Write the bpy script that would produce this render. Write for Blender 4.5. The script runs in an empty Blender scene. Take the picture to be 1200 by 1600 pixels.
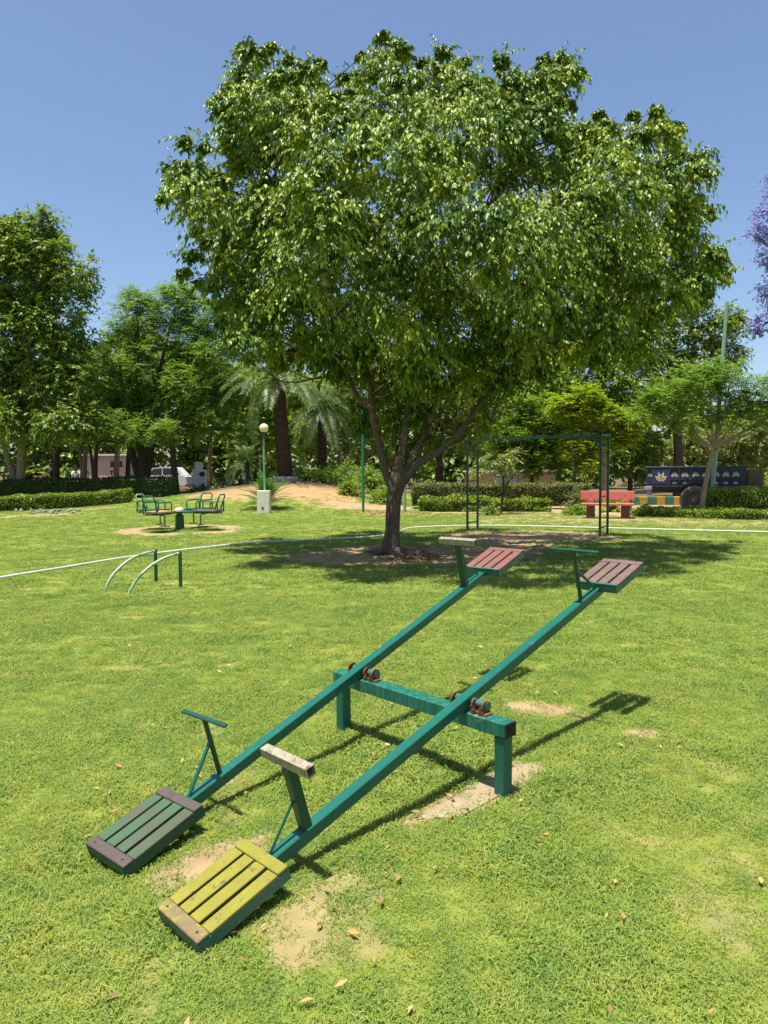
import bpy, math, random
import numpy as np
from mathutils import Vector, Matrix
random.seed(7)
RNG = np.random.default_rng(11)
scene = bpy.context.scene
col = scene.collection

# ------------------------------------------------------------------ camera
FPX, PITCH, ROLL, EYE = 1098.0, 0.0586, -0.0069, 1.6      # photo is 1200 x 1600
c_f = np.array([0, math.cos(PITCH), -math.sin(PITCH)])
_r = np.array([1.0, 0, 0]); _u = np.cross(_r, c_f)
c_r = math.cos(ROLL)*_r + math.sin(ROLL)*_u
c_u = -math.sin(ROLL)*_r + math.cos(ROLL)*_u
cam = bpy.data.cameras.new('camera'); camo = bpy.data.objects.new('camera', cam); col.objects.link(camo)
cam.sensor_fit = 'VERTICAL'; cam.sensor_height = 24.0; cam.lens = FPX/1600*24.0
cam.clip_start = 0.05; cam.clip_end = 3000
camo.matrix_world = Matrix(((c_r[0], c_u[0], -c_f[0], 0), (c_r[1], c_u[1], -c_f[1], 0), (c_r[2], c_u[2], -c_f[2], EYE), (0, 0, 0, 1)))
scene.camera = camo
# ------------------------------------------------------------------ sky, sun, exposure
SUN_TRAVEL = Vector((0.13, 0.13, -1.0)).normalized()
world = bpy.data.worlds.new('World'); scene.world = world; world.use_nodes = True
wn = world.node_tree.nodes; wl = world.node_tree.links; wn.clear()
sky = wn.new('ShaderNodeTexSky'); sky.sky_type = 'NISHITA'; sky.sun_disc = False
sky.sun_elevation = math.radians(79.5); sky.sun_rotation = math.radians(225)
sky.altitude = 200; sky.air_density = 1.0; sky.dust_density = 1.3; sky.ozone_density = 3.2
bg = wn.new('ShaderNodeBackground'); bg.inputs['Strength'].default_value = 0.095
wo = wn.new('ShaderNodeOutputWorld'); wl.new(sky.outputs[0], bg.inputs[0]); wl.new(bg.outputs[0], wo.inputs[0])
sl = bpy.data.lights.new('sun', 'SUN'); sl.energy = 5.0; sl.angle = math.radians(0.53); sl.color = (1.0, 0.955, 0.88)
so = bpy.data.objects.new('sun', sl); col.objects.link(so)
so.rotation_euler = SUN_TRAVEL.to_track_quat('-Z', 'Y').to_euler(); so.location = (-10, -10, 60)
vs = scene.view_settings; vs.view_transform = 'Standard'; vs.look = 'None'; vs.gamma = 1.0; vs.exposure = 0.86
vs.use_curve_mapping = False
scene.cycles.max_bounces = 4; scene.cycles.diffuse_bounces = 2; scene.cycles.glossy_bounces = 2; scene.cycles.transmission_bounces = 2

# ------------------------------------------------------------------ helpers: pixels to directions
def ray(x, y): return c_f + c_r*(x-600)/FPX - c_u*(y-800)/FPX
def G(x, y, z=0.0):
    d = ray(x, y); return np.array([0, 0, EYE]) + d*((z-EYE)/d[2])
def AT(x, y, Y):
    d = ray(x, y); return np.array([0, 0, EYE]) + d*(Y/d[1])
def nrm(a):
    a = np.asarray(a, float); return a/np.maximum(np.linalg.norm(a, axis=-1, keepdims=True), 1e-9)
def vnoise(x, y, s, seed=0):                     # value noise 0..1
    x = np.asarray(x, float)/s + seed*17.3; y = np.asarray(y, float)/s + seed*9.1
    xi = np.floor(x); yi = np.floor(y); fx = x-xi; fy = y-yi
    fx = fx*fx*(3-2*fx); fy = fy*fy*(3-2*fy)
    def h(a, b):
        v = np.sin(a*127.1 + b*311.7 + seed*74.7)*43758.5453
        return v-np.floor(v)
    return (h(xi, yi)*(1-fx)+h(xi+1, yi)*fx)*(1-fy) + (h(xi, yi+1)*(1-fx)+h(xi+1, yi+1)*fx)*fy
def sstep(a, b, v):
    t = np.clip((np.asarray(v, float)-a)/(b-a), 0, 1); return t*t*(3-2*t)

def terrain(x, y):
    x = np.asarray(x, float); y = np.asarray(y, float)
    sy = np.where(y < 36, 5.0, 16.0)
    sx = np.where(x < -4.6, 6.0, 4.4)
    m = 1.12*np.exp(-((x+4.6)/sx)**2 - ((y-36)/sy)**2)
    l = 0.45*sstep(33.5, 38.5, y)*sstep(-6.5, -10.5, x)
    # ground worn hollow where the two lowered seats land
    dip = .055*np.exp(-((x+1.18)**2+(y-2.85)**2)/.10) + .055*np.exp(-((x+.75)**2+(y-2.38)**2)/.09)
    return np.maximum(m, l)*1.0 + 0.02*(vnoise(x, y, 1.3, 3)-0.5)*sstep(6, 12, y) - dip
def TZ(x, y): return float(terrain(np.array(x), np.array(y)))

# bare soil: blobs (x, y, rx, ry, angle, strength)
BLOBS = []
def blob(px, py, rx, ry, ang=0.0, s=1.0):
    p = G(px, py); BLOBS.append((p[0], p[1], rx, ry, ang, s))
blob(335, 1340, .18, .30, -.7, .72); blob(265, 1365, .14, .22, -.7, .7)
blob(465, 1450, .17, .22, -.3, .60); blob(550, 1400, .16, .28, -.8, .5)
blob(560, 1480, .14, .16, 0, .5); blob(520, 1365, .10, .2, -.8, .5)
blob(860, 1107, .28, .15, -.2, .75); blob(1000, 1146, .17, .10, 0, .85); blob(915, 1120, .14, .10, 0, .6)
blob(755, 1235, .47, .12, .70, .95)
blob(560, 1132, .16, .10, 0, .5); blob(600, 1100, .1, .16, 0, .4)
blob(235, 925, .45, .16, .6, .45); blob(265, 912, .28, .12, .6, .75); blob(292, 917, .2, .1, 0, .7)
blob(600, 868, 2.1, 1.7, 0, 1.0); blob(700, 865, 1.8, 1.7, 0, 1.0); blob(780, 852, 1.3, 1.6, 0, .95)
blob(800, 838, 1.7, 1.7, 0, 1.0); blob(890, 838, 1.2, 1.3, 0, 1.0); blob(935, 840, .5, .5, 0, .7)
blob(605, 803, 1.3, .7, 0, .8); blob(930, 812, 1.6, .7, 0, .7)
blob(50, 806, 2.6, .9, .7, .7); blob(150, 797, 1.4, .6, .8, .7)
MGR = G(281, 828)
def bank(x, y, wob):
    z = terrain(x, y) + .62*np.exp(-((x+.3)/2.6)**2-((y-29.2)/1.7)**2)
    return sstep(.24, .54, z + wob*.3)*sstep(-11, -8.5, x)*(y < 60)
def soil(x, y):
    x = np.asarray(x, float); y = np.asarray(y, float); s = np.zeros_like(x)
    wob = (vnoise(x, y, .22, 1)-.5)*.7 + (vnoise(x, y, .07, 2)-.5)*.45
    for bx, by, rx, ry, a, st in BLOBS:
        dx = x-bx; dy = y-by; u = dx*math.cos(a)+dy*math.sin(a); v = -dx*math.sin(a)+dy*math.cos(a)
        d = np.sqrt((u/rx)**2+(v/ry)**2) + wob
        s = np.maximum(s, st*sstep(1.25, .6, d))
    r = np.hypot(x-MGR[0], y-MGR[1]) + wob*.18
    s = np.maximum(s, sstep(.14, 0, np.abs(r-1.42)-.27))
    z = terrain(x, y)
    s = np.maximum(s, bank(x, y, wob))
    s = np.maximum(s, sstep(-10.5, -11.5, x)*sstep(37, 39, y)*.9)
    s = np.maximum(s, sstep(33, 35, y)*sstep(1, 2, x)*.7)
    # dirt track beyond the right hedges
    s = np.maximum(s, sstep(25.6, 26.6, y + wob*.5 + .9*np.clip(x-6, 0, 3))*sstep(1.0, 2.4, x)*sstep(34, 33, y)*.95)
    # dry strip between pipe and hedge
    s = np.maximum(s, .5*sstep(19.5, 21.5, y+.32*np.maximum(x-4, 0)+wob)*sstep(1.5, 3.5, x)*sstep(30, 27, y))
    s = np.maximum(s, .45*sstep(.62, .8, vnoise(x, y, .5, 5)*.6+vnoise(x, y, .16, 6)*.4))
    return np.clip(s, 0, 1)

# ------------------------------------------------------------------ helpers: objects
def link(o, parent=None):
    col.objects.link(o)
    if parent is not None: o.parent = parent
    return o
OFF = {}
def thing(name, label, cat, loc, group=None):
    o = bpy.data.objects.new(name, None); o.empty_display_size = .1; link(o)
    loc = tuple(float(v) for v in loc); o.location = loc; OFF[o.name] = np.array(loc)
    tag(o, label, cat, group); return o
def tag(o, label=None, cat=None, group=None, kind=None):
    if label: o['label'] = label
    if cat: o['category'] = cat
    if group: o['group'] = group
    if kind: o['kind'] = kind
    return o
def mesh_obj(name, V, F, mat, parent=None, smooth=False, attrs=None):
    """V in world coordinates; F list of faces or an int array (n,k)."""
    V = np.asarray(V, float)
    off = OFF.get(parent.name, np.zeros(3)) if parent is not None else np.zeros(3)
    me = bpy.data.meshes.new(name)
    if isinstance(F, np.ndarray):
        n, k = F.shape
        me.vertices.add(len(V)); me.vertices.foreach_set('co', (V-off).astype(np.float32).ravel())
        me.loops.add(n*k); me.loops.foreach_set('vertex_index', F.astype(np.int32).ravel())
        me.polygons.add(n); me.polygons.foreach_set('loop_start', np.arange(0, n*k, k, dtype=np.int32))
        try: me.polygons.foreach_set('loop_total', np.full(n, k, dtype=np.int32))
        except Exception: pass
        me.update(calc_edges=True)
    else:
        me.from_pydata([tuple(v) for v in (V-off)], [], [tuple(f) for f in F]); me.update()
    if attrs:
        for an, (dom, vals) in attrs.items():
            a = me.attributes.new(an, 'FLOAT', dom); a.data.foreach_set('value', np.asarray(vals, np.float32))
    if smooth: me.polygons.foreach_set('use_smooth', [True]*len(me.polygons))
    if mat: me.materials.append(mat)
    o = bpy.data.objects.new(name, me); link(o, parent)
    if parent is not None: OFF[o.name] = off
    return o
class MB:
    def __init__(s): s.v = []; s.f = []
    def add(s, V, F):
        b = len(s.v); s.v += [np.asarray(p, float) for p in V]; s.f += [tuple(i+b for i in f) for f in F]; return s
    def box(s, c, size, ax=None, bev=0.0):
        """centre, full sizes, axes rows; chamfered when bev > 0"""
        c = np.asarray(c, float); h = np.asarray(size, float)/2
        A = np.eye(3) if ax is None else np.asarray(ax, float)
        if bev <= 0:
            L = [(i, j, k) for k in (-1, 1) for j in (-1, 1) for i in (-1, 1)]
            V = [c + A[0]*i*h[0] + A[1]*j*h[1] + A[2]*k*h[2] for i, j, k in L]
            F = [(0, 2, 3, 1), (4, 5, 7, 6), (0, 1, 5, 4), (2, 6, 7, 3), (0, 4, 6, 2), (1, 3, 7, 5)]
            return s.add(V, F)
        b = min(bev, h.min()*.9); V = []; idx = {}
        for i in (-1, 1):
            for j in (-1, 1):
                for k in (-1, 1):
                    for a in range(3):
                        q = [h[0]-b, h[1]-b, h[2]-b]; q[a] = h[a]
                        idx[(i, j, k, a)] = len(V)
                        V.append(c + A[0]*i*q[0] + A[1]*j*q[1] + A[2]*k*q[2])
        F = []
        for a in range(3):
            o1, o2 = [x for x in range(3) if x != a]
            for sg in (-1, 1):
                q = []
                for p, r in ((-1, -1), (1, -1), (1, 1), (-1, 1)):
                    t = [0, 0, 0]; t[a] = sg; t[o1] = p; t[o2] = r; q.append(idx[(t[0], t[1], t[2], a)])
                F.append(q)
            for p in (-1, 1):
                for r in (-1, 1):
                    q = []
                    for sg, aa in ((-1, o1), (-1, o2), (1, o2), (1, o1)):
                        t = [0, 0, 0]; t[a] = sg; t[o1] = p; t[o2] = r; q.append(idx[(t[0], t[1], t[2], aa)])
                    F.append(q)
        for i in (-1, 1):
            for j in (-1, 1):
                for k in (-1, 1): F.append([idx[(i, j, k, a)] for a in range(3)])
        return s.add(V, F)
    def bar(s, a, b, w, h=None, up=(0, 0, 1), bev=0.0):
        a = np.asarray(a, float); b = np.asarray(b, float); h = w if h is None else h
        d = b-a; L = np.linalg.norm(d); d = d/L
        sd = np.cross(d, up)
        if np.linalg.norm(sd) < 1e-6: sd = np.cross(d, (0, 1, 0))
        sd = sd/np.linalg.norm(sd); n = np.cross(sd, d)
        return s.box((a+b)/2, (L, w, h), (d, sd, n), bev)
    def tube(s, pts, r, seg=8, cap=True):
        pts = np.asarray(pts, float); n = len(pts); r = np.full(n, r) if np.isscalar(r) else np.asarray(r, float)
        tan = np.gradient(pts, axis=0); tan = nrm(tan)
        ref = np.array([0, 0, 1.0]) if abs(tan[0][2]) < .9 else np.array([1.0, 0, 0])
        u = nrm(np.cross(tan[0], ref)); V = []; F = []
        for i in range(n):
            u = u - tan[i]*np.dot(u, tan[i]); u = nrm(u); w = np.cross(tan[i], u)
            for k in range(seg):
                a = 2*math.pi*k/seg; V.append(pts[i]+(u*math.cos(a)+w*math.sin(a))*r[i])
        for i in range(n-1):
            for k in range(seg):
                k2 = (k+1) % seg; F.append((i*seg+k, i*seg+k2, (i+1)*seg+k2, (i+1)*seg+k))
        if cap: F.append(tuple(range(seg-1, -1, -1))); F.append(tuple((n-1)*seg+k for k in range(seg)))
        return s.add(V, F)
    def lathe(s, c, prof, seg=20, axis=(0, 0, 1), cap=True):
        c = np.asarray(c, float); ax = nrm(axis); ref = np.array([1.0, 0, 0]) if abs(ax[0]) < .9 else np.array([0, 1.0, 0])
        u = nrm(np.cross(ax, ref)); w = np.cross(ax, u); V = []; F = []; n = len(prof)
        for r, z in prof:
            for k in range(seg):
                a = 2*math.pi*k/seg; V.append(c + ax*z + (u*math.cos(a)+w*math.sin(a))*r)
        for i in range(n-1):
            for k in range(seg):
                k2 = (k+1) % seg; F.append((i*seg+k, i*seg+k2, (i+1)*seg+k2, (i+1)*seg+k))
        if cap and prof[0][0] > 1e-4: F.append(tuple(range(seg-1, -1, -1)))
        if cap and prof[-1][0] > 1e-4: F.append(tuple((n-1)*seg+k for k in range(seg)))
        return s.add(V, F)
    def prism(s, poly, depth_vec):
        n = len(poly); d = np.asarray(depth_vec, float); P = [np.asarray(p, float) for p in poly]
        V = P + [p+d for p in P]
        F = [tuple(range(n-1, -1, -1)), tuple(range(n, 2*n))] + [(i, (i+1) % n, n+(i+1) % n, n+i) for i in range(n)]
        return s.add(V, F)
    def build(s, name, mat, parent=None, smooth=False):
        o = mesh_obj(name, s.v, s.f, mat, parent, smooth)
        if smooth:
            try: o.data.set_sharp_from_angle(angle=math.radians(40))
            except Exception: pass
        return o
def spline(pts, n=8):
    pts = np.asarray(pts, float); P = np.vstack([2*pts[0]-pts[1], pts, 2*pts[-1]-pts[-2]]); out = []
    for i in range(1, len(P)-2):
        for t in np.linspace(0, 1, n, endpoint=False):
            a, b, c, d = P[i-1], P[i], P[i+1], P[i+2]
            out.append(.5*((2*b)+(-a+c)*t+(2*a-5*b+4*c-d)*t*t+(-a+3*b-3*c+d)*t**3))
    out.append(pts[-1]); return np.array(out)

# ------------------------------------------------------------------ materials
def newmat(name):
    m = bpy.data.materials.new(name); m.use_nodes = True; nt = m.node_tree
    b = nt.nodes['Principled BSDF']; return m, nt, b
def nd(nt, typ, **kw):
    n = nt.nodes.new(typ)
    for k, v in kw.items(): setattr(n, k, v)
    return n
def noise(nt, scale, detail=4, rough=.6, coord='pos'):
    t = nd(nt, 'ShaderNodeTexNoise'); t.inputs['Scale'].default_value = scale; t.inputs['Detail'].default_value = detail
    t.inputs['Roughness'].default_value = rough
    if coord == 'pos':
        g = nd(nt, 'ShaderNodeNewGeometry'); nt.links.new(g.outputs['Position'], t.inputs['Vector'])
    else:
        g = nd(nt, 'ShaderNodeTexCoord'); nt.links.new(g.outputs['Object'], t.inputs['Vector'])
    return t.outputs['Fac']
def ramp(nt, fac, stops):
    r = nd(nt, 'ShaderNodeValToRGB'); e = r.color_ramp.elements
    e[0].position, e[0].color = stops[0][0], (*stops[0][1], 1); e[1].position, e[1].color = stops[1][0], (*stops[1][1], 1)
    for p, c in stops[2:]:
        x = e.new(p); x.color = (*c, 1)
    nt.links.new(fac, r.inputs['Fac']); return r.outputs['Color']
def mixc(nt, fac, a, b):
    m = nd(nt, 'ShaderNodeMix'); m.data_type = 'RGBA'
    for sock, v in ((m.inputs[0], fac), (m.inputs[6], a), (m.inputs[7], b)):
        if isinstance(v, (int, float)): sock.default_value = v
        elif isinstance(v, tuple): sock.default_value = (*v, 1)
        else: nt.links.new(v, sock)
    return m.outputs[2]
def math_n(nt, op, a, b=None):
    m = nd(nt, 'ShaderNodeMath'); m.operation = op
    for i, v in enumerate((a, b)):
        if v is None: continue
        if isinstance(v, (int, float)): m.inputs[i].default_value = v
        else: nt.links.new(v, m.inputs[i])
    return m.outputs[0]
def bump(nt, b, h, strength=.3, dist=.01):
    n = nd(nt, 'ShaderNodeBump'); n.inputs['Strength'].default_value = strength; n.inputs['Distance'].default_value = dist
    nt.links.new(h, n.inputs['Height']); nt.links.new(n.outputs[0], b.inputs['Normal'])
def attr(nt, name):
    a = nd(nt, 'ShaderNodeAttribute'); a.attribute_name = name; return a.outputs['Fac']
def plain(name, c1, c2=None, scale=6, rough=.6, bstr=.2, bscale=40, spec=.4, metal=0, wear=None, wearamt=.6, wearscale=9):
    m, nt, b = newmat(name); c2 = c2 or tuple(v*.75 for v in c1)
    c = ramp(nt, noise(nt, scale, 5, .65, 'obj'), [(.32, c2), (.68, c1)])
    if wear:
        w = noise(nt, wearscale, 6, .7, 'obj')
        c = mixc(nt, ramp(nt, w, [(wearamt, (0, 0, 0)), (wearamt+.06, (1, 1, 1))]), c, wear)
    nt.links.new(c, b.inputs['Base Color']); b.inputs['Roughness'].default_value = rough
    b.inputs['Specular IOR Level'].default_value = spec; b.inputs['Metallic'].default_value = metal
    if bstr: bump(nt, b, noise(nt, bscale, 4, .6, 'obj'), bstr, .004)
    return m
def leafmat(name, stops, rough=.45, trans=.3, spec=.45, tint=(1.25, 1.25, .55), bigvar=None):
    """stops: colours by the leaf's own random value"""
    m, nt, b = newmat(name)
    c = ramp(nt, attr(nt, 'rnd'), stops)
    if bigvar: c = mixc(nt, ramp(nt, noise(nt, bigvar[0], 2), [(.4, (0, 0, 0)), (.62, (1, 1, 1))]), c, bigvar[1])
    nt.links.new(c, b.inputs['Base Color']); b.inputs['Roughness'].default_value = rough; b.inputs['Specular IOR Level'].default_value = spec
    tr = nd(nt, 'ShaderNodeBsdfTranslucent')
    mu = nd(nt, 'ShaderNodeMix'); mu.data_type = 'RGBA'; mu.blend_type = 'MULTIPLY'; mu.inputs[0].default_value = 1
    nt.links.new(c, mu.inputs[6]); mu.inputs[7].default_value = (*tint, 1); nt.links.new(mu.outputs[2], tr.inputs['Color'])
    mx = nd(nt, 'ShaderNodeMixShader'); mx.inputs[0].default_value = trans
    nt.links.new(b.outputs[0], mx.inputs[1]); nt.links.new(tr.outputs[0], mx.inputs[2])
    nt.links.new(mx.outputs[0], nt.nodes['Material Output'].inputs['Surface'])
    return m

def lawn_colour(nt, dark=1.0):
    k = dark
    a = ramp(nt, noise(nt, 1.1, 3, .6), [(.36, (.125*k, .22*k, .03*k)), (.50, (.19*k, .27*k, .036*k)), (.66, (.275*k, .31*k, .048*k))])
    b_ = ramp(nt, noise(nt, 7.0, 3, .6), [(.33, (.085*k, .19*k, .032*k)), (.50, (.175*k, .265*k, .03*k)), (.70, (.33*k, .34*k, .062*k))])
    return mixc(nt, .5, a, b_)
def mk_ground():
    m, nt, b = newmat('lawn_ground')
    g = lawn_colour(nt, .80)
    fine = noise(nt, 60, 4, .7)
    g = mixc(nt, ramp(nt, fine, [(.35, (0, 0, 0)), (.7, (.6, .6, .6))]), g, (.24, .215, .065))
    s = ramp(nt, noise(nt, 5, 6, .65), [(.3, (.25, .17, .085)), (.55, (.35, .25, .135)), (.75, (.42, .31, .18))])
    s = mixc(nt, attr(nt, 'bank'), s, ramp(nt, noise(nt, 2, 5, .65), [(.3, (.30, .185, .085)), (.7, (.39, .25, .12))]))      # redder sand on the bank
    s = mixc(nt, attr(nt, 'wood'), s, (.12, .085, .05))
    fac = attr(nt, 'soil'); fac = math_n(nt, 'ADD', fac, math_n(nt, 'MULTIPLY', math_n(nt, 'SUBTRACT', noise(nt, 22, 4, .7), .5), .5))
    fm = ramp(nt, fac, [(.30, (0, 0, 0)), (.72, (1, 1, 1))])
    nt.links.new(mixc(nt, fm, g, s), b.inputs['Base Color'])
    b.inputs['Roughness'].default_value = .95; b.inputs['Specular IOR Level'].default_value = .1
    h = math_n(nt, 'ADD', noise(nt, 90, 3, .7), math_n(nt, 'MULTIPLY', noise(nt, 14, 3, .6), 1.5))
    bump(nt, b, h, .7, .015)
    return m
def mk_grass():
    m, nt, b = newmat('grass_blade')
    c = lawn_colour(nt, 1.24)
    oi = nd(nt, 'ShaderNodeObjectInfo')
    c = mixc(nt, ramp(nt, oi.outputs['Random'], [(.0, (.5, .5, .5)), (.3, (0, 0, 0))]), c, (.09, .21, .045))
    c = mixc(nt, ramp(nt, attr(nt, 'rnd'), [(.62, (0, 0, 0)), (1.0, (.7, .7, .7))]), c, (.44, .41, .15))
    nt.links.new(c, b.inputs['Base Color']); b.inputs['Roughness'].default_value = .6; b.inputs['Specular IOR Level'].default_value = .25
    tr = nd(nt, 'ShaderNodeBsdfTranslucent'); nt.links.new(c, tr.inputs['Color'])
    mx = nd(nt, 'ShaderNodeMixShader'); mx.inputs[0].default_value = .35
    nt.links.new(b.outputs[0], mx.inputs[1]); nt.links.new(tr.outputs[0], mx.inputs[2])
    nt.links.new(mx.outputs[0], nt.nodes['Material Output'].inputs['Surface'])
    return m
M = {}
M['ground'] = mk_ground(); M['grass'] = mk_grass()
TEAL = (.006, .11, .075)
M['teal'] = plain('green_gloss_paint', TEAL, (.006, .09, .064), 7, .38, .12, 60, .5, wear=(.05, .10, .13), wearamt=.61, wearscale=11)
def mk_streak():
    m, nt, b = newmat('streaked_green_paint')
    g = nd(nt, 'ShaderNodeTexCoord'); mp = nd(nt, 'ShaderNodeMapping'); mp.inputs['Scale'].default_value = (38, 38, 3.5); nt.links.new(g.outputs['Object'], mp.inputs['Vector'])
    t = nd(nt, 'ShaderNodeTexNoise'); t.inputs['Scale'].default_value = 1.0; t.inputs['Detail'].default_value = 5; nt.links.new(mp.outputs[0], t.inputs['Vector'])
    c = ramp(nt, t.outputs['Fac'], [(.35, (.005, .085, .056)), (.52, (.008, .12, .08)), (.70, (.055, .165, .12))])
    c = mixc(nt, ramp(nt, noise(nt, 5, 6, .7, 'obj'), [(.56, (0, 0, 0)), (.64, (.7, .7, .7))]), c, (.13, .21, .16))
    nt.links.new(c, b.inputs['Base Color']); b.inputs['Roughness'].default_value = .45; bump(nt, b, t.outputs['Fac'], .15, .003); return m
M['teal_streak'] = mk_streak()
M['teal_worn'] = plain('worn_green_paint', (.025, .15, .10), (.05, .10, .085), 14, .45, .2, 80, .45, wear=(.16, .20, .15), wearamt=.60, wearscale=16)
M['dkgreen'] = plain('dark_green_paint', (.008, .075, .04), (.006, .05, .03), 9, .4, .15, 60, .45, wear=(.06, .07, .04), wearamt=.62, wearscale=20)
M['green'] = plain('playground_green_paint', (.012, .12, .05), (.01, .09, .04), 9, .4, .1, 60, .45, wear=(.10, .14, .08), wearamt=.62, wearscale=14)
M['polegreen'] = plain('pole_green_paint', (.01, .20, .10), (.008, .15, .08), 4, .4, .1, 40)
M['palegreen'] = plain('pale_green_paint', (.22, .36, .25), (.17, .29, .2), 4, .45, .1, 40)
M['bare_arc'] = plain('rubbed_green_white_paint', (.36, .42, .26), (.19, .32, .17), 12, .4, .15, 60, .5, wear=(.04, .20, .09), wearamt=.55, wearscale=10)
M['bare_bar'] = plain('rubbed_cream_metal', (.36, .32, .22), (.22, .19, .13), 25, .4, .3, 70, .5, wear=(.09, .06, .045), wearamt=.56, wearscale=35)
M['rust'] = plain('rusty_iron', (.20, .075, .035), (.09, .04, .025), 30, .85, .6, 120, .2, wear=(.03, .02, .018), wearamt=.58, wearscale=40)
M['blackrust'] = plain('dark_rotten_end', (.035, .03, .025), (.012, .012, .011), 40, .9, .8, 100, .2, wear=(.30, .26, .2), wearamt=.66, wearscale=60)
M['yellow_slat'] = plain('olive_yellow_paint', (.235, .215, .022), (.185, .17, .022), 9, .5, .25, 90, .35, wear=(.13, .075, .045), wearamt=.60, wearscale=13)
M['yellow_worn'] = plain('olive_yellow_chipped', (.22, .17, .05), (.13, .09, .06), 18, .55, .3, 90, .35, wear=(.26, .24, .03), wearamt=.55, wearscale=22)
M['green_slat'] = plain('faded_green_slat', (.045, .115, .048), (.075, .07, .045), 7, .5, .25, 90, .35, wear=(.10, .07, .06), wearamt=.57, wearscale=11)
M['wine_slat'] = plain('dark_brown_board', (.10, .072, .06), (.065, .05, .045), 18, .5, .25, 90, .35, wear=(.05, .09, .05), wearamt=.58, wearscale=12)
M['red_slat'] = plain('red_brown_slat', (.235, .095, .072), (.17, .075, .062), 12, .45, .25, 90, .4, wear=(.14, .10, .09), wearamt=.58, wearscale=20)
M['brown_slat'] = plain('brown_slat_paint', (.185, .115, .095), (.13, .085, .072), 12, .45, .25, 90, .4, wear=(.10, .085, .08), wearamt=.58, wearscale=20)
M['bark'] = plain('grey_brown_bark', (.17, .125, .085), (.085, .062, .045), 14, .9, .9, 30, .15)
M['bark_dark'] = plain('dark_bark', (.095, .07, .05), (.05, .038, .03), 10, .95, .8, 20, .1)
M['bark_pale'] = plain('pale_bark', (.30, .235, .165), (.19, .145, .10), 8, .9, .7, 20, .15)
M['palmbark'] = plain('palm_bark', (.085, .05, .034), (.035, .022, .017), 12, .95, .9, 14, .1)
M['ficus'] = leafmat('fig_leaf', [(0, (.03, .07, .008)), (.35, (.085, .165, .014)), (.7, (.25, .335, .026)), (.93, (.42, .46, .045)), (.9985, (.60, .30, .045))], .48, .13, .32)
M['leaf_mid'] = leafmat('broad_leaf', [(0, (.075, .135, .018)), (.5, (.165, .245, .032)), (1, (.31, .38, .06))], .45, .33)
M['leaf_feather'] = leafmat('feathery_leaf', [(0, (.10, .19, .03)), (.6, (.19, .31, .05)), (1, (.31, .43, .09))], .55, .4)
M['leaf_yellow'] = leafmat('yellow_green_leaf', [(0, (.16, .25, .012)), (.6, (.29, .39, .018)), (1, (.42, .48, .03))], .5, .4)
M['leaf_bright'] = leafmat('bright_green_leaf', [(0, (.10, .19, .014)), (.6, (.20, .32, .022)), (1, (.31, .42, .035))], .5, .4)
M['leaf_pale'] = leafmat('pale_olive_leaf', [(0, (.14, .18, .045)), (.6, (.24, .29, .07)), (1, (.34, .38, .12))], .55, .35)
M['leaf_hedge'] = leafmat('hedge_leaf', [(0, (.09, .155, .014)), (.6, (.20, .28, .022)), (1, (.33, .40, .04))], .45, .3)
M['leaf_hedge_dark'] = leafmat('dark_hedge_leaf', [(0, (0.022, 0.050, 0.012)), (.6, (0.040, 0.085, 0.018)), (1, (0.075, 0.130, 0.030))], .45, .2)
M['leaf_dry'] = leafmat('dry_hedge_leaf', [(0, (.11, .11, .03)), (.5, (.16, .19, .04)), (1, (.24, .22, .08))], .6, .25)
M['palmleaf'] = leafmat('palm_leaflet', [(0, (.06, .11, .03)), (.6, (.12, .19, .055)), (1, (.21, .28, .09))], .4, .25, .45)
M['cycad'] = leafmat('cycad_leaflet', [(0, (.035, .11, .012)), (.6, (.07, .18, .02)), (1, (.12, .25, .03))], .35, .2, .5)
M['jaca'] = leafmat('violet_blossom', [(0, (.19, .18, .46)), (.5, (.29, .27, .56)), (1, (.42, .40, .66))], .6, .35, .2, (1, 1, 1))
M['litter'] = leafmat('dry_leaf', [(0, (.22, .11, .05)), (.5, (.42, .26, .10)), (.85, (.58, .40, .18)), (1, (.62, .25, .05))], .6, .2, .3, (1, .9, .7))
M['flower'] = plain('white_petal', (.8, .8, .76), None, 5, .6, 0)
M['stem'] = plain('hedge_stems', (.05, .06, .022), (.03, .035, .015), 30, .95, .5, 40, .1)

def box_grid(vals): return np.array(vals)
# ------------------------------------------------------------------ ground
def axis(segs):
    out = []
    for a, b, st in segs: out += list(np.arange(a, b-1e-6, st))
    out.append(segs[-1][1]); return np.array(out)
gx = axis([(-900, -300, 120), (-300, -60, 30), (-60, -24, 4), (-24, -9, .5), (-9, -3.2, .14), (-3.2, 3.6, .05), (3.6, 9, .14), (9, 24, .5), (24, 60, 4), (60, 300, 30), (300, 900, 120)])
gy = axis([(-120, -20, 20), (-20, 0, 2), (0, 1.6, .2), (1.6, 6.5, .05), (6.5, 12, .09), (12, 22, .16), (22, 46, .4), (46, 100, 4), (100, 300, 40), (300, 1500, 150)])
XX, YY = np.meshgrid(gx, gy); ZZ = terrain(XX, YY) + .012*(vnoise(XX, YY, .35, 8)-.5)*(YY < 9)*(YY > 1)
nx, ny = len(gx), len(gy)
ii, jj = np.meshgrid(np.arange(nx-1), np.arange(ny-1)); a = (jj*nx+ii).ravel()
F = np.stack([a, a+1, a+nx+1, a+nx], 1)
SOILV = soil(XX.ravel(), YY.ravel())
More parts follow.
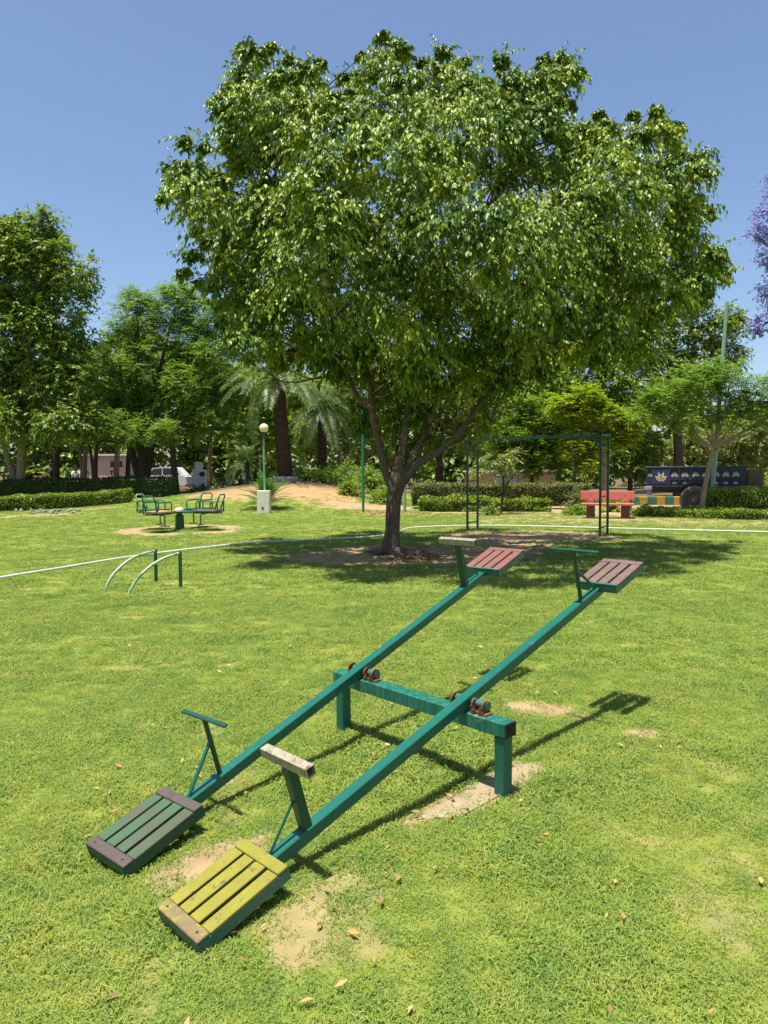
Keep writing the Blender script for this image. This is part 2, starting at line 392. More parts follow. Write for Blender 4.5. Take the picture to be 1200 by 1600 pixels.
ground = mesh_obj('lawn_ground', np.stack([XX.ravel(), YY.ravel(), ZZ.ravel()], 1), F, M['ground'], None, True, {'soil': ('POINT', SOILV), 'bank': ('POINT', sstep(.08, .3, terrain(XX, YY)).ravel()*(XX.ravel() > -10.5)), 'wood': ('POINT', np.maximum(sstep(-10.5, -11.5, XX)*sstep(37, 39, YY), sstep(33, 35, YY)).ravel())})
tag(ground, 'sunlit lawn of yellow green grass with bare sandy patches', 'lawn', kind='structure')

# concrete footing strip by the near leg of the stand
M['concrete'] = plain('worn_footing', (.33, .255, .16), (.24, .18, .105), 10, .95, .5, 40, .1, wear=(.30, .24, .15), wearamt=.58, wearscale=14)
def irregular_slab(name, pts, z0, z1, mat, label):
    c = np.mean(pts, 0); out = []
    for i in range(len(pts)):
        p, q = pts[i], pts[(i+1) % len(pts)]
        for t in np.linspace(0, 1, 7, endpoint=False):
            r = p*(1-t)+q*t; r = r + (r-c)*(random.random()-.5)*.12; out.append(r)
    m = MB(); n = len(out)
    V = [(*p, z0) for p in out] + [(*p, z1) for p in out] + [(*(c+(p-c)*.9), z1+.004) for p in out]
    Fc = [tuple(range(2*n, 3*n))] + [(i, (i+1) % n, n+(i+1) % n, n+i) for i in range(n)] + [(n+i, n+(i+1) % n, 2*n+(i+1) % n, 2*n+i) for i in range(n)]
    m.add(V, Fc); o = m.build(name, mat); tag(o, label, 'footing', kind='structure'); return o
sp = [G(648, 1283)[:2], G(720, 1278)[:2], G(862, 1200)[:2], G(800, 1190)[:2]]
irregular_slab('concrete_footing', [np.array(p) for p in sp], -.03, .006, M['concrete'], 'worn sandy concrete footing strip at the foot of the near stand leg')

# ------------------------------------------------------------------ grass blades (stuff)
def tuft_mesh(name, nb, rad, hmin, hmax, w, lean, rng):
    V = []; F = []; R_ = []
    for i in range(nb):
        a = rng.uniform(0, 2*math.pi); r = rad*math.sqrt(rng.uniform()); h = rng.uniform(hmin, hmax)
        b = np.array([r*math.cos(a), r*math.sin(a), -.004]); la = rng.uniform(0, 2*math.pi); l = rng.uniform(.25, 1)*lean
        d = np.array([math.cos(la), math.sin(la), 0]); s = np.array([-d[1], d[0], 0]); ww = w*rng.uniform(.7, 1.3)
        p1 = b + d*h*l*.45 + np.array([0, 0, h*.62]); p2 = b + d*h*l*1.15 + np.array([0, 0, h*(1-.35*l)])
        k = len(V); V += [b-s*ww, b+s*ww, p1-s*ww*.8, p1+s*ww*.8, p2]
        F += [(k, k+1, k+3, k+2), (k+2, k+3, k+4)]; v = rng.uniform(); R_ += [v, v]
    me = bpy.data.meshes.new(name); me.from_pydata([tuple(v) for v in V], [], F)
    at = me.attributes.new('rnd', 'FLOAT', 'FACE'); at.data.foreach_set('value', np.array(R_, np.float32))
    me.materials.append(M['grass']); return bpy.data.objects.new(name, me)
tufts = bpy.data.collections.new('grass_tuft_kinds')
for i in range(6):
    tufts.objects.link(tuft_mesh('grass_tuft', 34, .055, .012, .030, .0015, 1.25, RNG))
def scatter(y0, y1, dens, k, blades_scale):
    area_half = lambda y: .60*y + 1.9
    N = int(dens*((area_half(y0)+area_half(y1))*(y1-y0)))
    y = RNG.uniform(y0, y1, N*2); x = RNG.uniform(-1, 1, N*2)*area_half(y1)
    ok = np.abs(x) < area_half(y); x = x[ok][:N]; y = y[ok][:N]
    s = soil(x, y); s = sstep(.15, .85, s + (vnoise(x, y, .09, 12)-.5)*.5)
    keep = RNG.uniform(0, 1, len(x)) > s*.97
    x = x[keep]; y = y[keep]
    sc = blades_scale*RNG.uniform(.65, 1.25, len(x))*(.5+.75*vnoise(x, y, .32, 21)+.3*vnoise(x, y, .11, 22))
    p = G(655, 1165); sc = sc*(1+.75*np.exp(-((x-p[0])**2/.25+(y-p[1])**2/.35)))
    p = G(800, 1320); sc = sc*(1+.35*np.exp(-((x-p[0])**2/.3+(y-p[1])**2/.3)))
    return x, y, sc
parts = [scatter(1.5, 3.2, 1050, 0, 1.0), scatter(3.2, 5.5, 760, 0, 1.1), scatter(5.5, 9, 380, 0, 1.4), scatter(9, 15, 110, 0, 1.9), scatter(15, 24, 48, 0, 2.2), scatter(24, 35, 26, 0, 2.5)]
x = np.concatenate([p[0] for p in parts]); y = np.concatenate([p[1] for p in parts]); sc = np.concatenate([p[2] for p in parts])
ok = np.hypot(x-MGR[0], y-MGR[1]) > 0
z = terrain(x, y) + .012*(vnoise(x, y, .35, 8)-.5)*(y < 9)*(y > 1)
me = bpy.data.meshes.new('grass'); n = len(x); me.vertices.add(n)
me.vertices.foreach_set('co', np.stack([x, y, z], 1).astype(np.float32).ravel())
a = me.attributes.new('scl', 'FLOAT', 'POINT'); a.data.foreach_set('value', sc.astype(np.float32))
a = me.attributes.new('rotz', 'FLOAT', 'POINT'); a.data.foreach_set('value', RNG.uniform(0, 6.28, n).astype(np.float32))
a = me.attributes.new('idx', 'INT', 'POINT'); a.data.foreach_set('value', RNG.integers(0, 6, n).astype(np.int32))
grass = bpy.data.objects.new('grass', me); link(grass)
tag(grass, 'short mown grass blades growing over the lawn', 'grass', kind='stuff')
ng = bpy.data.node_groups.new('grass_scatter', 'GeometryNodeTree')
ng.interface.new_socket('Geometry', in_out='INPUT', socket_type='NodeSocketGeometry'); ng.interface.new_socket('Geometry', in_out='OUTPUT', socket_type='NodeSocketGeometry')
N_ = ng.nodes; L_ = ng.links
gi = N_.new('NodeGroupInput'); go = N_.new('NodeGroupOutput'); ip = N_.new('GeometryNodeInstanceOnPoints'); ci = N_.new('GeometryNodeCollectionInfo')
ci.inputs['Collection'].default_value = tufts; ci.inputs['Separate Children'].default_value = True; ci.inputs['Reset Children'].default_value = True
def named(nm, ty):
    a = N_.new('GeometryNodeInputNamedAttribute'); a.data_type = ty; a.inputs['Name'].default_value = nm; return a.outputs['Attribute']
ip.inputs['Pick Instance'].default_value = True
cx = N_.new('ShaderNodeCombineXYZ'); L_.new(named('rotz', 'FLOAT'), cx.inputs['Z'])
L_.new(gi.outputs[0], ip.inputs['Points']); L_.new(ci.outputs[0], ip.inputs['Instance']); L_.new(named('idx', 'INT'), ip.inputs['Instance Index'])
L_.new(cx.outputs[0], ip.inputs['Rotation']); L_.new(named('scl', 'FLOAT'), ip.inputs['Scale']); L_.new(ip.outputs[0], go.inputs[0])
md = grass.modifiers.new('scatter', 'NODES'); md.node_group = ng

# ------------------------------------------------------------------ foliage engine
def leaves(name, pos, axis_, nor, length, width, mat, parent, rnd):
    axis_ = nrm(axis_); side = nrm(np.cross(nor, axis_)); up = np.cross(axis_, side)
    L = length[:, None]; W = width[:, None]
    v0 = pos; v1 = pos+axis_*L*.45+side*W*.5+up*W*.12; v3 = pos+axis_*L*.45-side*W*.5+up*W*.12; v2 = pos+axis_*L-up*L*.08
    n = len(pos); V = np.stack([v0, v1, v2, v3], 1).reshape(-1, 3); b = np.arange(n)*4
    F = np.stack([np.stack([b, b+1, b+2], 1), np.stack([b, b+2, b+3], 1)], 1).reshape(-1, 3)
    return mesh_obj(name, V, F, mat, parent, False, {'rnd': ('FACE', np.repeat(rnd, 2))})
def rand_unit(n):
    return nrm(RNG.normal(size=(n, 3)))
def twig_leaves(cen, rad, out, ntw, nlf, droop, leaf, wid, style='broad', upb=.25, flat=0.0):
    """leaf positions/axes/normals for sprays round clump centres"""
    N = len(cen); T = N*ntw
    c = np.repeat(cen, ntw, 0); r = np.repeat(rad, ntw); o = np.repeat(out, ntw, 0)
    d = rand_unit(T) + o*.55; d[:, 2] += upb; d[:, 2] *= (1-flat); d = nrm(d)
    Lw = r*RNG.uniform(.55, 1.25, T); tr = .5*RNG.uniform(0, 1, T)+.5*np.repeat(RNG.uniform(0, 1, N), ntw)
    t = np.tile(np.linspace(.25, 1, nlf), T) + RNG.uniform(-.05, .05, T*nlf)
    c = np.repeat(c, nlf, 0); d = np.repeat(d, nlf, 0); Lw = np.repeat(Lw, nlf); tr = np.repeat(tr, nlf)
    pos = c + d*(Lw*t)[:, None]; pos[:, 2] -= droop*Lw*t*t
    dd = d.copy(); dd[:, 2] -= 2*droop*t; dd = nrm(dd)
    up = np.array([0, 0, 1.0]); side = nrm(np.cross(dd, up)+1e-4); sgn = np.where(np.arange(T*nlf) % 2 == 0, 1, -1)[:, None]
    n = T*nlf
    if style == 'broad':
        ax = dd*.6 + side*sgn*.55 + RNG.normal(size=(n, 3))*.3; ax[:, 2] -= droop*1.1
    elif style == 'hang':
        ax = dd*.5 + side*sgn*.4 + RNG.normal(size=(n, 3))*.28; ax[:, 2] -= .25 + .75*(1-t*.45)
    else:
        ax = dd*.45 + side*sgn*.9 + RNG.normal(size=(n, 3))*.15
    nor = np.tile(up, (n, 1)) + RNG.normal(size=(n, 3))*(.3 if style == 'feather' else .45)
    ln = leaf*RNG.uniform(.7, 1.25, n); rnd = np.clip(tr*.65 + RNG.uniform(0, .35, n), 0, 1)
    return pos, ax, nor, ln, ln*wid*RNG.uniform(.85, 1.15, n), rnd
def limb(m, pts, r0, r1, seg=7, n=5):
    p = spline(pts, n); m.tube(p, np.linspace(r0, r1, len(p)), seg)
def tree(name, label, base, Y, trunk_px, r0, circles, mat, bark, dens=1.0, leaf=.15, wid=.42, style='broad', droop=.25, flat=0.0, group=None, upb=.25, crad=.6, depth=1.0, forks=None, cat='tree', crown='crown', ntw=12, nlf=8):
    """circles: (px, py, r_px [, dY]); trunk_px: pixels up the trunk, at distance Y"""
    bx = AT(base, 735, Y)[0]; bz = TZ(bx, Y)
    t = thing(name, label, cat, (bx, Y, bz), group)
    m = MB(); tp = [np.array([bx, Y, bz-.1])] + [AT(px, py, Y) for px, py in trunk_px]
    rt = np.linspace(r0*1.15, r0*.7, len(spline(tp, 5))); m.tube(spline(tp, 5), rt, 9)
    top = tp[-1]
    for fk in (forks or []):
        fp = [np.array([bx, Y, bz-.1])] + [AT(px, py, Y+.3) for px, py in fk]; limb(m, fp, r0*.9, r0*.5, 8)
    cen = []; rad = []; out = []
    sph = []
    for ci_ in circles:
        px, py, rp = ci_[:3]; dY = ci_[3] if len(ci_) > 3 else 0
        c = AT(px, py, Y+dY); r = rp/FPX*(Y+dY); sph.append((c, r))
    cc = np.mean([s[0] for s in sph], 0)
    for c, r in sph:
        k = max(6, int(15*dens*(r/crad)**2))
        u = rand_unit(k); u[:, 1] *= depth
        rr = (.35+.65*RNG.uniform(0, 1, k)**.5)[:, None]*max(r-crad*.55, r*.4)
        p = c + u*rr; cen.append(p); rad.append(np.full(k, crad)*RNG.uniform(.7, 1.2, k)*min(1, r/crad)); out.append(nrm(p-c))
        mid = top*.5 + c*.5 + np.array([0, 0, -.25*r]) + RNG.normal(size=3)*.1*r
        limb(m, [top, mid, c], r0*.42, r0*.1, 6)
        for q in p[:4]: limb(m, [c*.6+mid*.4, (c+q)/2+np.array([0, 0, -.1]), q], r0*.12, .012, 5, 3)
    m.build('trunk', bark, t, True)
    P = twig_leaves(np.vstack(cen), np.concatenate(rad), np.vstack(out), ntw, nlf, droop, leaf*1.25, wid*1.1, style, upb, flat)
    leaves(crown, P[0], P[1], P[2], P[3], P[4], mat, t, P[5])
    return t
def hedge(name, label, p0, p1, depth, h, mat, leaf=.05, n=9000, group=None, cat='hedge', wob=.06, core=True, base=0.0):
    """box hedge between two ground points"""
    p0 = np.array([p0[0], p0[1]]); p1 = np.array([p1[0], p1[1]]); L = np.linalg.norm(p1-p0); d = (p1-p0)/L; s = np.array([-d[1], d[0]])
    z0 = TZ(*p0); t = thing(name, label, cat, (*((p0+p1)/2), min(z0, TZ(*p1))), group)
    w = np.array([L*h, L*depth, L*h, depth*h, depth*h]); w = w/w.sum(); f = RNG.choice(5, n, p=w)
    a = RNG.uniform(0, L, n); b = RNG.uniform(-depth/2, depth/2, n); c = base+RNG.uniform(0, 1, n)*(h-base)
    ins = np.abs(RNG.normal(size=n))*.05
    nx_ = np.zeros((n, 3)); D3 = np.array([d[0], d[1], 0]); S3 = np.array([s[0], s[1], 0])
    for k, (arr, val, nv) in enumerate(((0, -depth/2, -S3), (0, h, np.array([0, 0, 1.])), (0, depth/2, S3), (1, 0, -D3), (1, L, D3))):
        q = f == k
        if k in (0, 2): b[q] = val*(1-ins[q]/depth*2)
        elif k == 1: c[q] = h - ins[q]
        else: a[q] = abs(val-ins[q])
        nx_[q] = nv
    bulge = (vnoise(a+31, c*2+b, .55, 4)-.5)*2*wob + (vnoise(a, b*3+c*3, .2, 9)-.5)*wob
    P = np.stack([p0[0]+d[0]*a+s[0]*b, p0[1]+d[1]*a+s[1]*b, c], 1) + nx_*bulge[:, None]
    P[:, 2] += terrain(P[:, 0], P[:, 1])
    ax = nx_*.5 + RNG.normal(size=(n, 3))*.6 + np.array([0, 0, .35]); nor = nx_ + np.array([0, 0, .8]) + RNG.normal(size=(n, 3))*.5
    ln = leaf*RNG.uniform(.7, 1.4, n); rnd = np.clip(vnoise(a, b+c, .3, 14)*.5+RNG.uniform(0, .55, n), 0, 1)
    leaves('foliage', P, ax, nor, ln, ln*.55, mat, t, rnd)
    if core:
        m = MB(); k = max(2, int(L/1.0)); ps = [p0+(p1-p0)*(i/k) for i in range(k+1)]
        for i in range(k):
            q = (ps[i]+ps[i+1])/2; zz = TZ(*q)
            m.box((q[0], q[1], zz+(h-.1+base)/2), (L/k-.06, max(.05, depth-.2), h-.1-base), (D3, S3, (0, 0, 1)))
        m.build('stems', M['stem'], t)
    return t

# ------------------------------------------------------------------ big fig tree
TY = 13.5
fig_sil = [(398, 100, 46), (372, 160, 40), (395, 190, 62), (470, 130, 50), (455, 210, 75), (615, 85, 40), (575, 130, 50), (630, 150, 60), (545, 190, 60),
  (690, 130, 55), (735, 160, 60), (788, 112, 32), (868, 122, 44), (820, 175, 60), (850, 225, 80), (930, 230, 60), (985, 225, 52), (1022, 205, 42),
  (1068, 258, 42), (1010, 300, 75), (1075, 335, 38), (1095, 415, 48), (1030, 420, 75), (1128, 425, 24), (975, 505, 55), (985, 555, 26), (905, 500, 70),
  (300, 262, 46), (278, 305, 30), (345, 320, 62), (322, 425, 38), (365, 420, 60), (395, 490, 55), (385, 525, 38), (445, 540, 42), (420, 330, 100), (480, 420, 110),
  (530, 535, 55), (600, 300, 160), (620, 480, 95), (760, 320, 160), (900, 350, 110), (720, 490, 95), (820, 490, 85), (560, 400, 120), (700, 250, 130), (840, 545, 36), (640, 560, 60), (745, 560, 50)]
S2 = []
for px, py, rp in fig_sil:
    c = AT(px, py, TY); S2.append((c[0], c[2], rp/FPX*TY))
S2 = np.array(S2)
bd = []
for i, (cx_, cz_, r_) in enumerate(S2):
    an = np.linspace(0, 2*math.pi, 60, endpoint=False); q = np.stack([cx_+r_*np.cos(an), cz_+r_*np.sin(an)], 1)
    ins = np.zeros(60, bool)
    for j, (a1, b1, r1) in enumerate(S2):
        if j != i: ins |= np.hypot(q[:, 0]-a1, q[:, 1]-b1) < r1-1e-3
    bd.append(q[~ins])
bd = np.vstack(bd)
def inside(q): return (np.hypot(q[:, None, 0]-S2[None, :, 0], q[:, None, 1]-S2[None, :, 1]) < S2[None, :, 2]).any(1)
def sample(nmax, sep, marg):
    out = []
    q = np.stack([RNG.uniform(-4.6, 7.2, 9000), RNG.uniform(3, 10.4, 9000)], 1); q = q[inside(q)]
    d = np.sqrt(((q[:, None]-bd[None])**2).sum(2)).min(1); q = q[d > marg]; d = d[d > marg]
    for p, dd in zip(q, d):
        if all((p[0]-o[0])**2+(p[1]-o[1])**2 > sep*sep for o in out): out.append((p[0], p[1], dd))
        if len(out) >= nmax: break
    return np.array(out)
fig = thing('fig_tree', 'large dense glossy fig tree with forked trunk in the middle of the lawn', 'tree', (.12, TY, 0))
cen = []; outd = []; rads = []
cc = np.array([1.2, TY, 6.0])
def thick(d): return 4.3*np.sqrt(np.clip(1-(1-np.clip(d/3.3, 0, 1))**2, 0, 1))
for sep, sgn, marg, rr in ((.44, -1, .30, .55), (.55, 1, .36, .58), (.42, 0, .35, .66), (.30, 2, .07, .31)):
    q = sample(1200, sep, marg)
    if sgn == 2:
        q = q[q[:, 2] < .62]; t = thick(q[:, 2])*RNG.uniform(-.6, .6, len(q))
    elif sgn == 0: t = thick(q[:, 2])*RNG.uniform(-.75, .75, len(q))
    else: t = thick(q[:, 2])*sgn*RNG.uniform(.88, 1.04, len(q))*(.58+.48*sstep(.3, .7, vnoise(q[:, 0], q[:, 1], 1.0, 31)))
    Yp = TY + t; k = np.where((t < 0) | (sgn == 2), Yp/TY, 1.0)
    P = np.stack([q[:, 0]*k, Yp, EYE+(q[:, 1]-EYE)*k], 1)
    if sgn == 2: edge = P.copy()
    if sgn == -1:
        kp = (vnoise(q[:, 0], q[:, 1], .8, 41) > .2) | (q[:, 2] < .6); P = P[kp]; q = q[kp]
    cen.append(P); rads.append(rr*RNG.uniform(.6, 1.15, len(P))*np.clip(.3+q[:, 2]*1.0, .5, 1)); outd.append(nrm(P-cc))
# low inner leaves round the fork
lo = np.array([AT(px, py, TY+dy) for px, py, dy in ((640, 600, .3), (665, 640, .5), (620, 650, .4), (690, 600, -.2), (600, 590, .6), (650, 690, .5), (625, 700, .4), (575, 580, .3), (720, 600, .6), (545, 565, -.5), (760, 620, .4), (757, 655, .2), (800, 580, .3), (680, 680, .6), (560, 630, .8), (600, 620, .9), (780, 590, -.6), (840, 570, .2), (575, 660, 1.0))])
cen.append(lo); rads.append(np.full(len(lo), .42)); outd.append(np.tile(np.array([0, -.4, -.5]), (len(lo), 1)))
cen = np.vstack(cen); rads = np.concatenate(rads); outd = np.vstack(outd)
P = twig_leaves(cen, rads, outd, 44, 14, .40, .094, .46, 'hang', .28, .25)
ec = edge[RNG.choice(len(edge), 70, replace=False)]; ec = ec[ec[:, 2] > 4.0]; eo = nrm(ec-cc); eo[:, 2] += .4
W = twig_leaves(ec, np.full(len(ec), .46), eo*1.4, 8, 11, .45, .09, .40, 'hang', .3)
P = [np.concatenate([a_, b_]) for a_, b_ in zip(P, W)]
leaves('crown', *P[:5], M['ficus'], fig, P[5])
print('fig leaves', len(P[0]), 'clumps', len(cen))
Z5 = lambda x, y, dY=0: AT(480+x/3.158, 480+y/3.158, TY+dY)
tm = MB()
trunk_pts = [Z5(412, 1235), Z5(420, 1150), Z5(422, 1050), Z5(428, 950), Z5(440, 880), Z5(455, 820)]
tp = spline(trunk_pts, 6); tr_ = np.interp(np.linspace(0, 1, len(tp)), [0, .1, .3, .6, .85, 1], [.21, .165, .14, .145, .18, .17])
tm.tube(tp, tr_, 18)
LIMBS = [([(412, 880), (385, 810), (358, 700), (328, 560), (316, 430), (300, 300), (293, 130), (250, -120)], .085, .03, 0),
 ([(325, 500), (255, 455), (205, 345), (150, 240), (60, 160), (-150, -50)], .06, .02, .1),
 ([(450, 850), (470, 700), (492, 540), (512, 420), (520, 240), (562, 90), (600, -200), (620, -700)], .09, .03, .4),
 ([(470, 850), (545, 690), (600, 570), (635, 450), (640, 250), (700, -100), (760, -500)], .085, .03, .7),
 ([(475, 860), (515, 810), (565, 758), (645, 715), (720, 650), (800, 555), (860, 470), (935, 375), (1060, 270), (1300, 100), (1600, -80)], .085, .03, -.1),
 ([(600, 570), (720, 300), (830, 130), (1050, -150), (1200, -500)], .055, .02, .5),
 ([(430, 840), (420, 700), (440, 520), (400, 250), (200, -200), (-60, -700)], .07, .02, .9),
 ([(440, 840), (430, 650), (470, 400), (420, 100), (330, -300), (-100, -1000)], .06, .02, 1.0),
 ([(316, 430), (280, 250), (100, 0), (-200, -350)], .045, .02, -.8),
 ([(520, 240), (600, 0), (900, -500), (1100, -900)], .04, .015, -.7)]
lim_pts = []
for pts, a_, b_, dy in LIMBS:
    P3 = [Z5(px, py, dy*min(1, i/3)) for i, (px, py) in enumerate(pts)]; q = spline(P3, 6); tm.tube(q, np.linspace(a_, b_, len(q)), 9); lim_pts.append(q)
# surface roots
for ang, ln in ((2.6, .75), (3.7, .6), (5.0, .85), (5.7, 1.0), (.5, .6), (1.5, .5)):
    b0 = np.array([.12, TY, .12]); dx = np.array([math.cos(ang), math.sin(ang), 0])
    tm.tube(spline([b0+dx*.06, b0+dx*.25+np.array([0, 0, -.07]), b0+dx*ln*.65+np.array([.05, 0, -.10]), b0+dx*ln+np.array([0, .05, -.17])], 5), np.linspace(.085, .02, 16), 8)
trunk_o = tm.build('trunk', M['bark'], fig, True)
vm = MB(); vm.tube(spline([Z5(362, 1210, -.2), Z5(385, 1130, -.22), Z5(398, 1050, -.2), Z5(395, 1000, -.18), Z5(418, 940, -.2), Z5(440, 870, -.22), Z5(436, 820, -.2)], 6), .028, 7)
vm.build('aerial_root', M['bark'], fig, True)
allp = np.vstack(lim_pts); bm_ = MB()
for c in cen:
    q = allp[np.argmin(((allp-c)**2).sum(1)+(allp[:, 2] > c[2]-.2)*4)]
    mid = q*.5+c*.5+RNG.normal(size=3)*.15; bm_.tube(spline([q, mid, c], 4), np.linspace(.022, .006, 9), 5, False)
bm_.build('branches', M['bark'], fig, True)
# twigs and dry litter heaped by the roots
hp = MB(); hc = G(652, 876)
for i in range(150):
    c = hc + np.array([RNG.normal()*.26, RNG.normal()*.14, 0]); h = .17*math.exp(-((c[0]-hc[0])/.3)**2)
    d = rand_unit(1)[0]; d[2] = abs(d[2])*.35; p = c + np.array([0, 0, RNG.uniform(.01, .03+h)])
    hp.tube([p-d*.09, p+np.array([0, 0, .015]), p+d*.09], .006, 4)
tag(hp.build('twig_heap', plain('dry_twigs', (.19, .10, .065), (.10, .055, .04), 30, .9, .3, 40, .1)), 'heap of dry brown twigs against the fig tree roots', 'twigs', kind='stuff')

# ------------------------------------------------------------------ seesaws
SA = -0.8029; u0 = np.array([math.cos(SA), math.sin(SA), 0]); SO = np.array([.129, 3.842, 0]); zz_ = np.array([0, 0, 1.0])
v0 = np.array([-u0[1], u0[0], 0])
stand = thing('seesaw_stand', 'low green crossbeam stand on two posts carrying both seesaws', 'seesaw stand', SO)
m = MB(); m.bar(SO+u0*-.605+zz_*.339, SO+u0*.686+zz_*.339, .086, .074, bev=.006); m.build('crossbeam', M['teal_streak'], stand)
m = MB(); m.bar(SO+u0*.6862+zz_*.339, SO+u0*.6925+zz_*.339, .080, .068); tag(m.build('end_cap', M['blackrust'], stand), 'rotten dark end of the crossbeam')
for s in (-.555, .6457):
    m = MB(); m.box(SO+u0*s+zz_*.125, (.062, .070, .352), (u0, v0, zz_), .005); m.build('leg', M['teal'], stand)
for s in (-.3843, .4218):
    c = SO+u0*s
    for k, off in enumerate((-.085, .05, .115)):
        m = MB(); m.box(c+u0*off+zz_*.3865, (.012, .066, .022), (u0, v0, zz_), .002)
        m.lathe(c+u0*(off-.006)+zz_*.412, [(.034, 0), (.034, .012)], 12, u0); m.build('bearing_bracket', M['rust'], stand)
    m = MB(); m.box(c+u0*.09+zz_*.381, (.10, .05, .010), (u0, v0, zz_), .001)
    for q in (.065, .10): m.lathe(c+u0*q+v0*-.03+zz_*.383, [(.010, 0), (.010, .018), (.005, .018), (.005, .03)], 6)
    m.build('bearing_plate', M['rust'], stand)
def make_seesaw(name, label, s, hp_, ph, yaw, near, far, w, l, kinds, pp, hh, thick_near):
    aa = SA+yaw; u = np.array([math.cos(aa), math.sin(aa), 0]); v = np.array([-u[1], u[0], 0])
    d = math.cos(ph)*v + math.sin(ph)*zz_; n = -math.sin(ph)*v + math.cos(ph)*zz_
    piv = SO+u0*s+zz_*hp_
    t = thing(name, label, 'seesaw', SO+u0*s)
    m = MB(); m.bar(piv-d*(near+.26)-n*.028, piv+d*(far+.26)-n*.028, .056, .056, n, .004); m.build('beam', M['teal'], t)
    m = MB(); m.tube([piv-u0*.10-n*.045, piv+u0*.125-n*.045], .0215, 12); m.build('pivot_sleeve', M['teal_worn'], t, True)
    for sg, key, kind, pq, hq, wide in ((-1, near, kinds[0], pp[0], hh[0], thick_near), (1, far, kinds[1], pp[1], hh[1], not thick_near)):
        D = d*sg; A = (D, u, n)
        m = MB(); c0 = piv + D*key
        # angle iron frame
        for q in (-1, 1): m.box(c0+D*l/2+u*q*(w/2-.006)-n*.006, (l, .012, .044), A, .002)
        for q in (.006, l-.006): m.box(c0+D*q-n*.0065, (.012, w-.025, .043), A, .002)
        m.box(c0+D*.1-n*.016, (.03, w-.026, .016), A); m.box(c0+D*(l-.1)-n*.016, (.03, w-.026, .016), A)
        fr = m.build('seat', M['teal_worn'] if kind != 'green' else M['dkgreen'], t)
        slat_m, board_m, edge_m = {'yellow': (M['yellow_slat'], M['yellow_slat'], M['yellow_worn']), 'green': (M['green_slat'], M['wine_slat'], M['wine_slat']),
            'red': (M['red_slat'], M['teal_worn'], M['red_slat']), 'brown': (M['brown_slat'], M['teal_worn'], M['brown_slat'])}[kind]
        bw = .05
        in_w = bw if kind in ('yellow', 'green') else .016
        m = MB(); m.box(c0+D*in_w/2+n*.0245, (in_w, w, .015), A, .003); m.build('end_board', board_m, fr)
        m = MB(); m.box(c0+D*(l-bw/2)+n*.0245, (bw, w, .015), A, .003); m.build('end_board', edge_m, fr)
        for q in (-1, 1):
            for e_ in (l-bw/2,):
                m = MB(); m.lathe(c0+D*e_+u*q*w*.36+n*.032, [(.005, 0), (.005, .0012), (.001, .0016)], 8, n); m.build('screw_head', M['blackrust'], fr)
        sw = (w-3*.016)/4
        for k in range(4):
            off = -w/2+sw/2+k*(sw+.016); L0 = in_w+.002; L1 = l-bw-.002
            m = MB(); m.box(c0+D*(L0+L1)/2+u*off+n*(.0225+.001*((k*7) % 3-1)), (L1-L0, sw, .014), A, .0025); m.build('slat', slat_m, fr)
        # handle
        b0 = piv+D*pq
        if wide:
            m = MB(); m.bar(b0-n*.004, b0+n*(hq-.022), .045, .045, D, .004); m.build('handle_post', M['dkgreen'], t)
            hw = .150; m = MB(); top = b0+n*hq; q = MB()
            for a_, b_ in ((0, .019), (0, -.019)): q.box(top+n*(b_), (.040, 2*hw, .003), (D, u, n))
            for a_ in (.019, -.019): q.box(top+D*a_, (.003, 2*hw, .036), (D, u, n))
            q.build('handlebar', M['bare_bar'], t)
            m = MB(); m.tube([b0+n*hq*.45+D*.02, b0+D*.19], .006, 6); m.build('brace', M['dkgreen'], t, True)
        else:
            m = MB(); m.tube([b0-n*.01, b0+n*(hq-.008)], .0125, 8); m.build('handle_post', M['dkgreen'], t, True)
            hw = .165; m = MB(); m.box(b0+n*hq, (.026, 2*hw, .014), (D, u, n), .004); m.build('handlebar', M['dkgreen'], t)
            m = MB(); m.tube([b0+n*hq*.60, b0+D*.19-n*.002], .0095, 7); m.build('brace', M['dkgreen'] if sg > 0 else M['teal'], t, True)
    return t
make_seesaw('seesaw', 'seesaw with faded green lowered seat and red brown raised seat nearer the fig tree', -.3843, .4556, .2794, .1229, 1.304, 1.418, .298, .406, ('green', 'red'), (1.093, 1.181), (.3045, .331), False)
make_seesaw('seesaw', 'seesaw with olive yellow lowered seat and brown raised seat over the footing', .4218, .4617, .2805, .0196, 1.3046, 1.379, .284, .3994, ('yellow', 'brown'), (1.108, 1.182), (.3133, .330), True)

# ------------------------------------------------------------------ curved bars
def curved_bar(label, pts, top, foot, base):
    t = thing('curved_climbing_bar', label, 'climbing bar', (*G(*base)[:2], 0), 'pair of curved bars on the lawn')
    A0 = G(*pts[0]); B0 = G(*base); P3 = []
    n = len(pts)
    for i, (px, py) in enumerate(pts):
        # all points lie in the vertical plane through both feet
        nrm_ = np.cross(B0-A0, zz_); d = ray(px, py); k = np.dot(A0-np.array([0, 0, EYE]), nrm_)/np.dot(d, nrm_); P3.append(np.array([0, 0, EYE])+d*k)
    P3[0][2] = -.05
    m = MB(); m.tube(spline(P3, 6), .021, 10); m.build('arched_rail', M['bare_arc'], t, True)
    m = MB(); m.tube([[B0[0], B0[1], -.05], [B0[0], B0[1], P3[-1][2]+.02]], .024, 10); m.build('post', M['green'], t, True)
curved_bar('arched green rubbed bar, the farther of the pair left of the seesaws', [(161.8, 922), (173, 903), (192.5, 882), (215, 868.5), (245, 860)], None, None, (244, 909))
curved_bar('arched green rubbed bar, the nearer of the pair left of the seesaws', [(197.8, 929), (212, 907.5), (233, 886.5), (257, 872), (284, 863.5)], None, None, (282.5, 918))

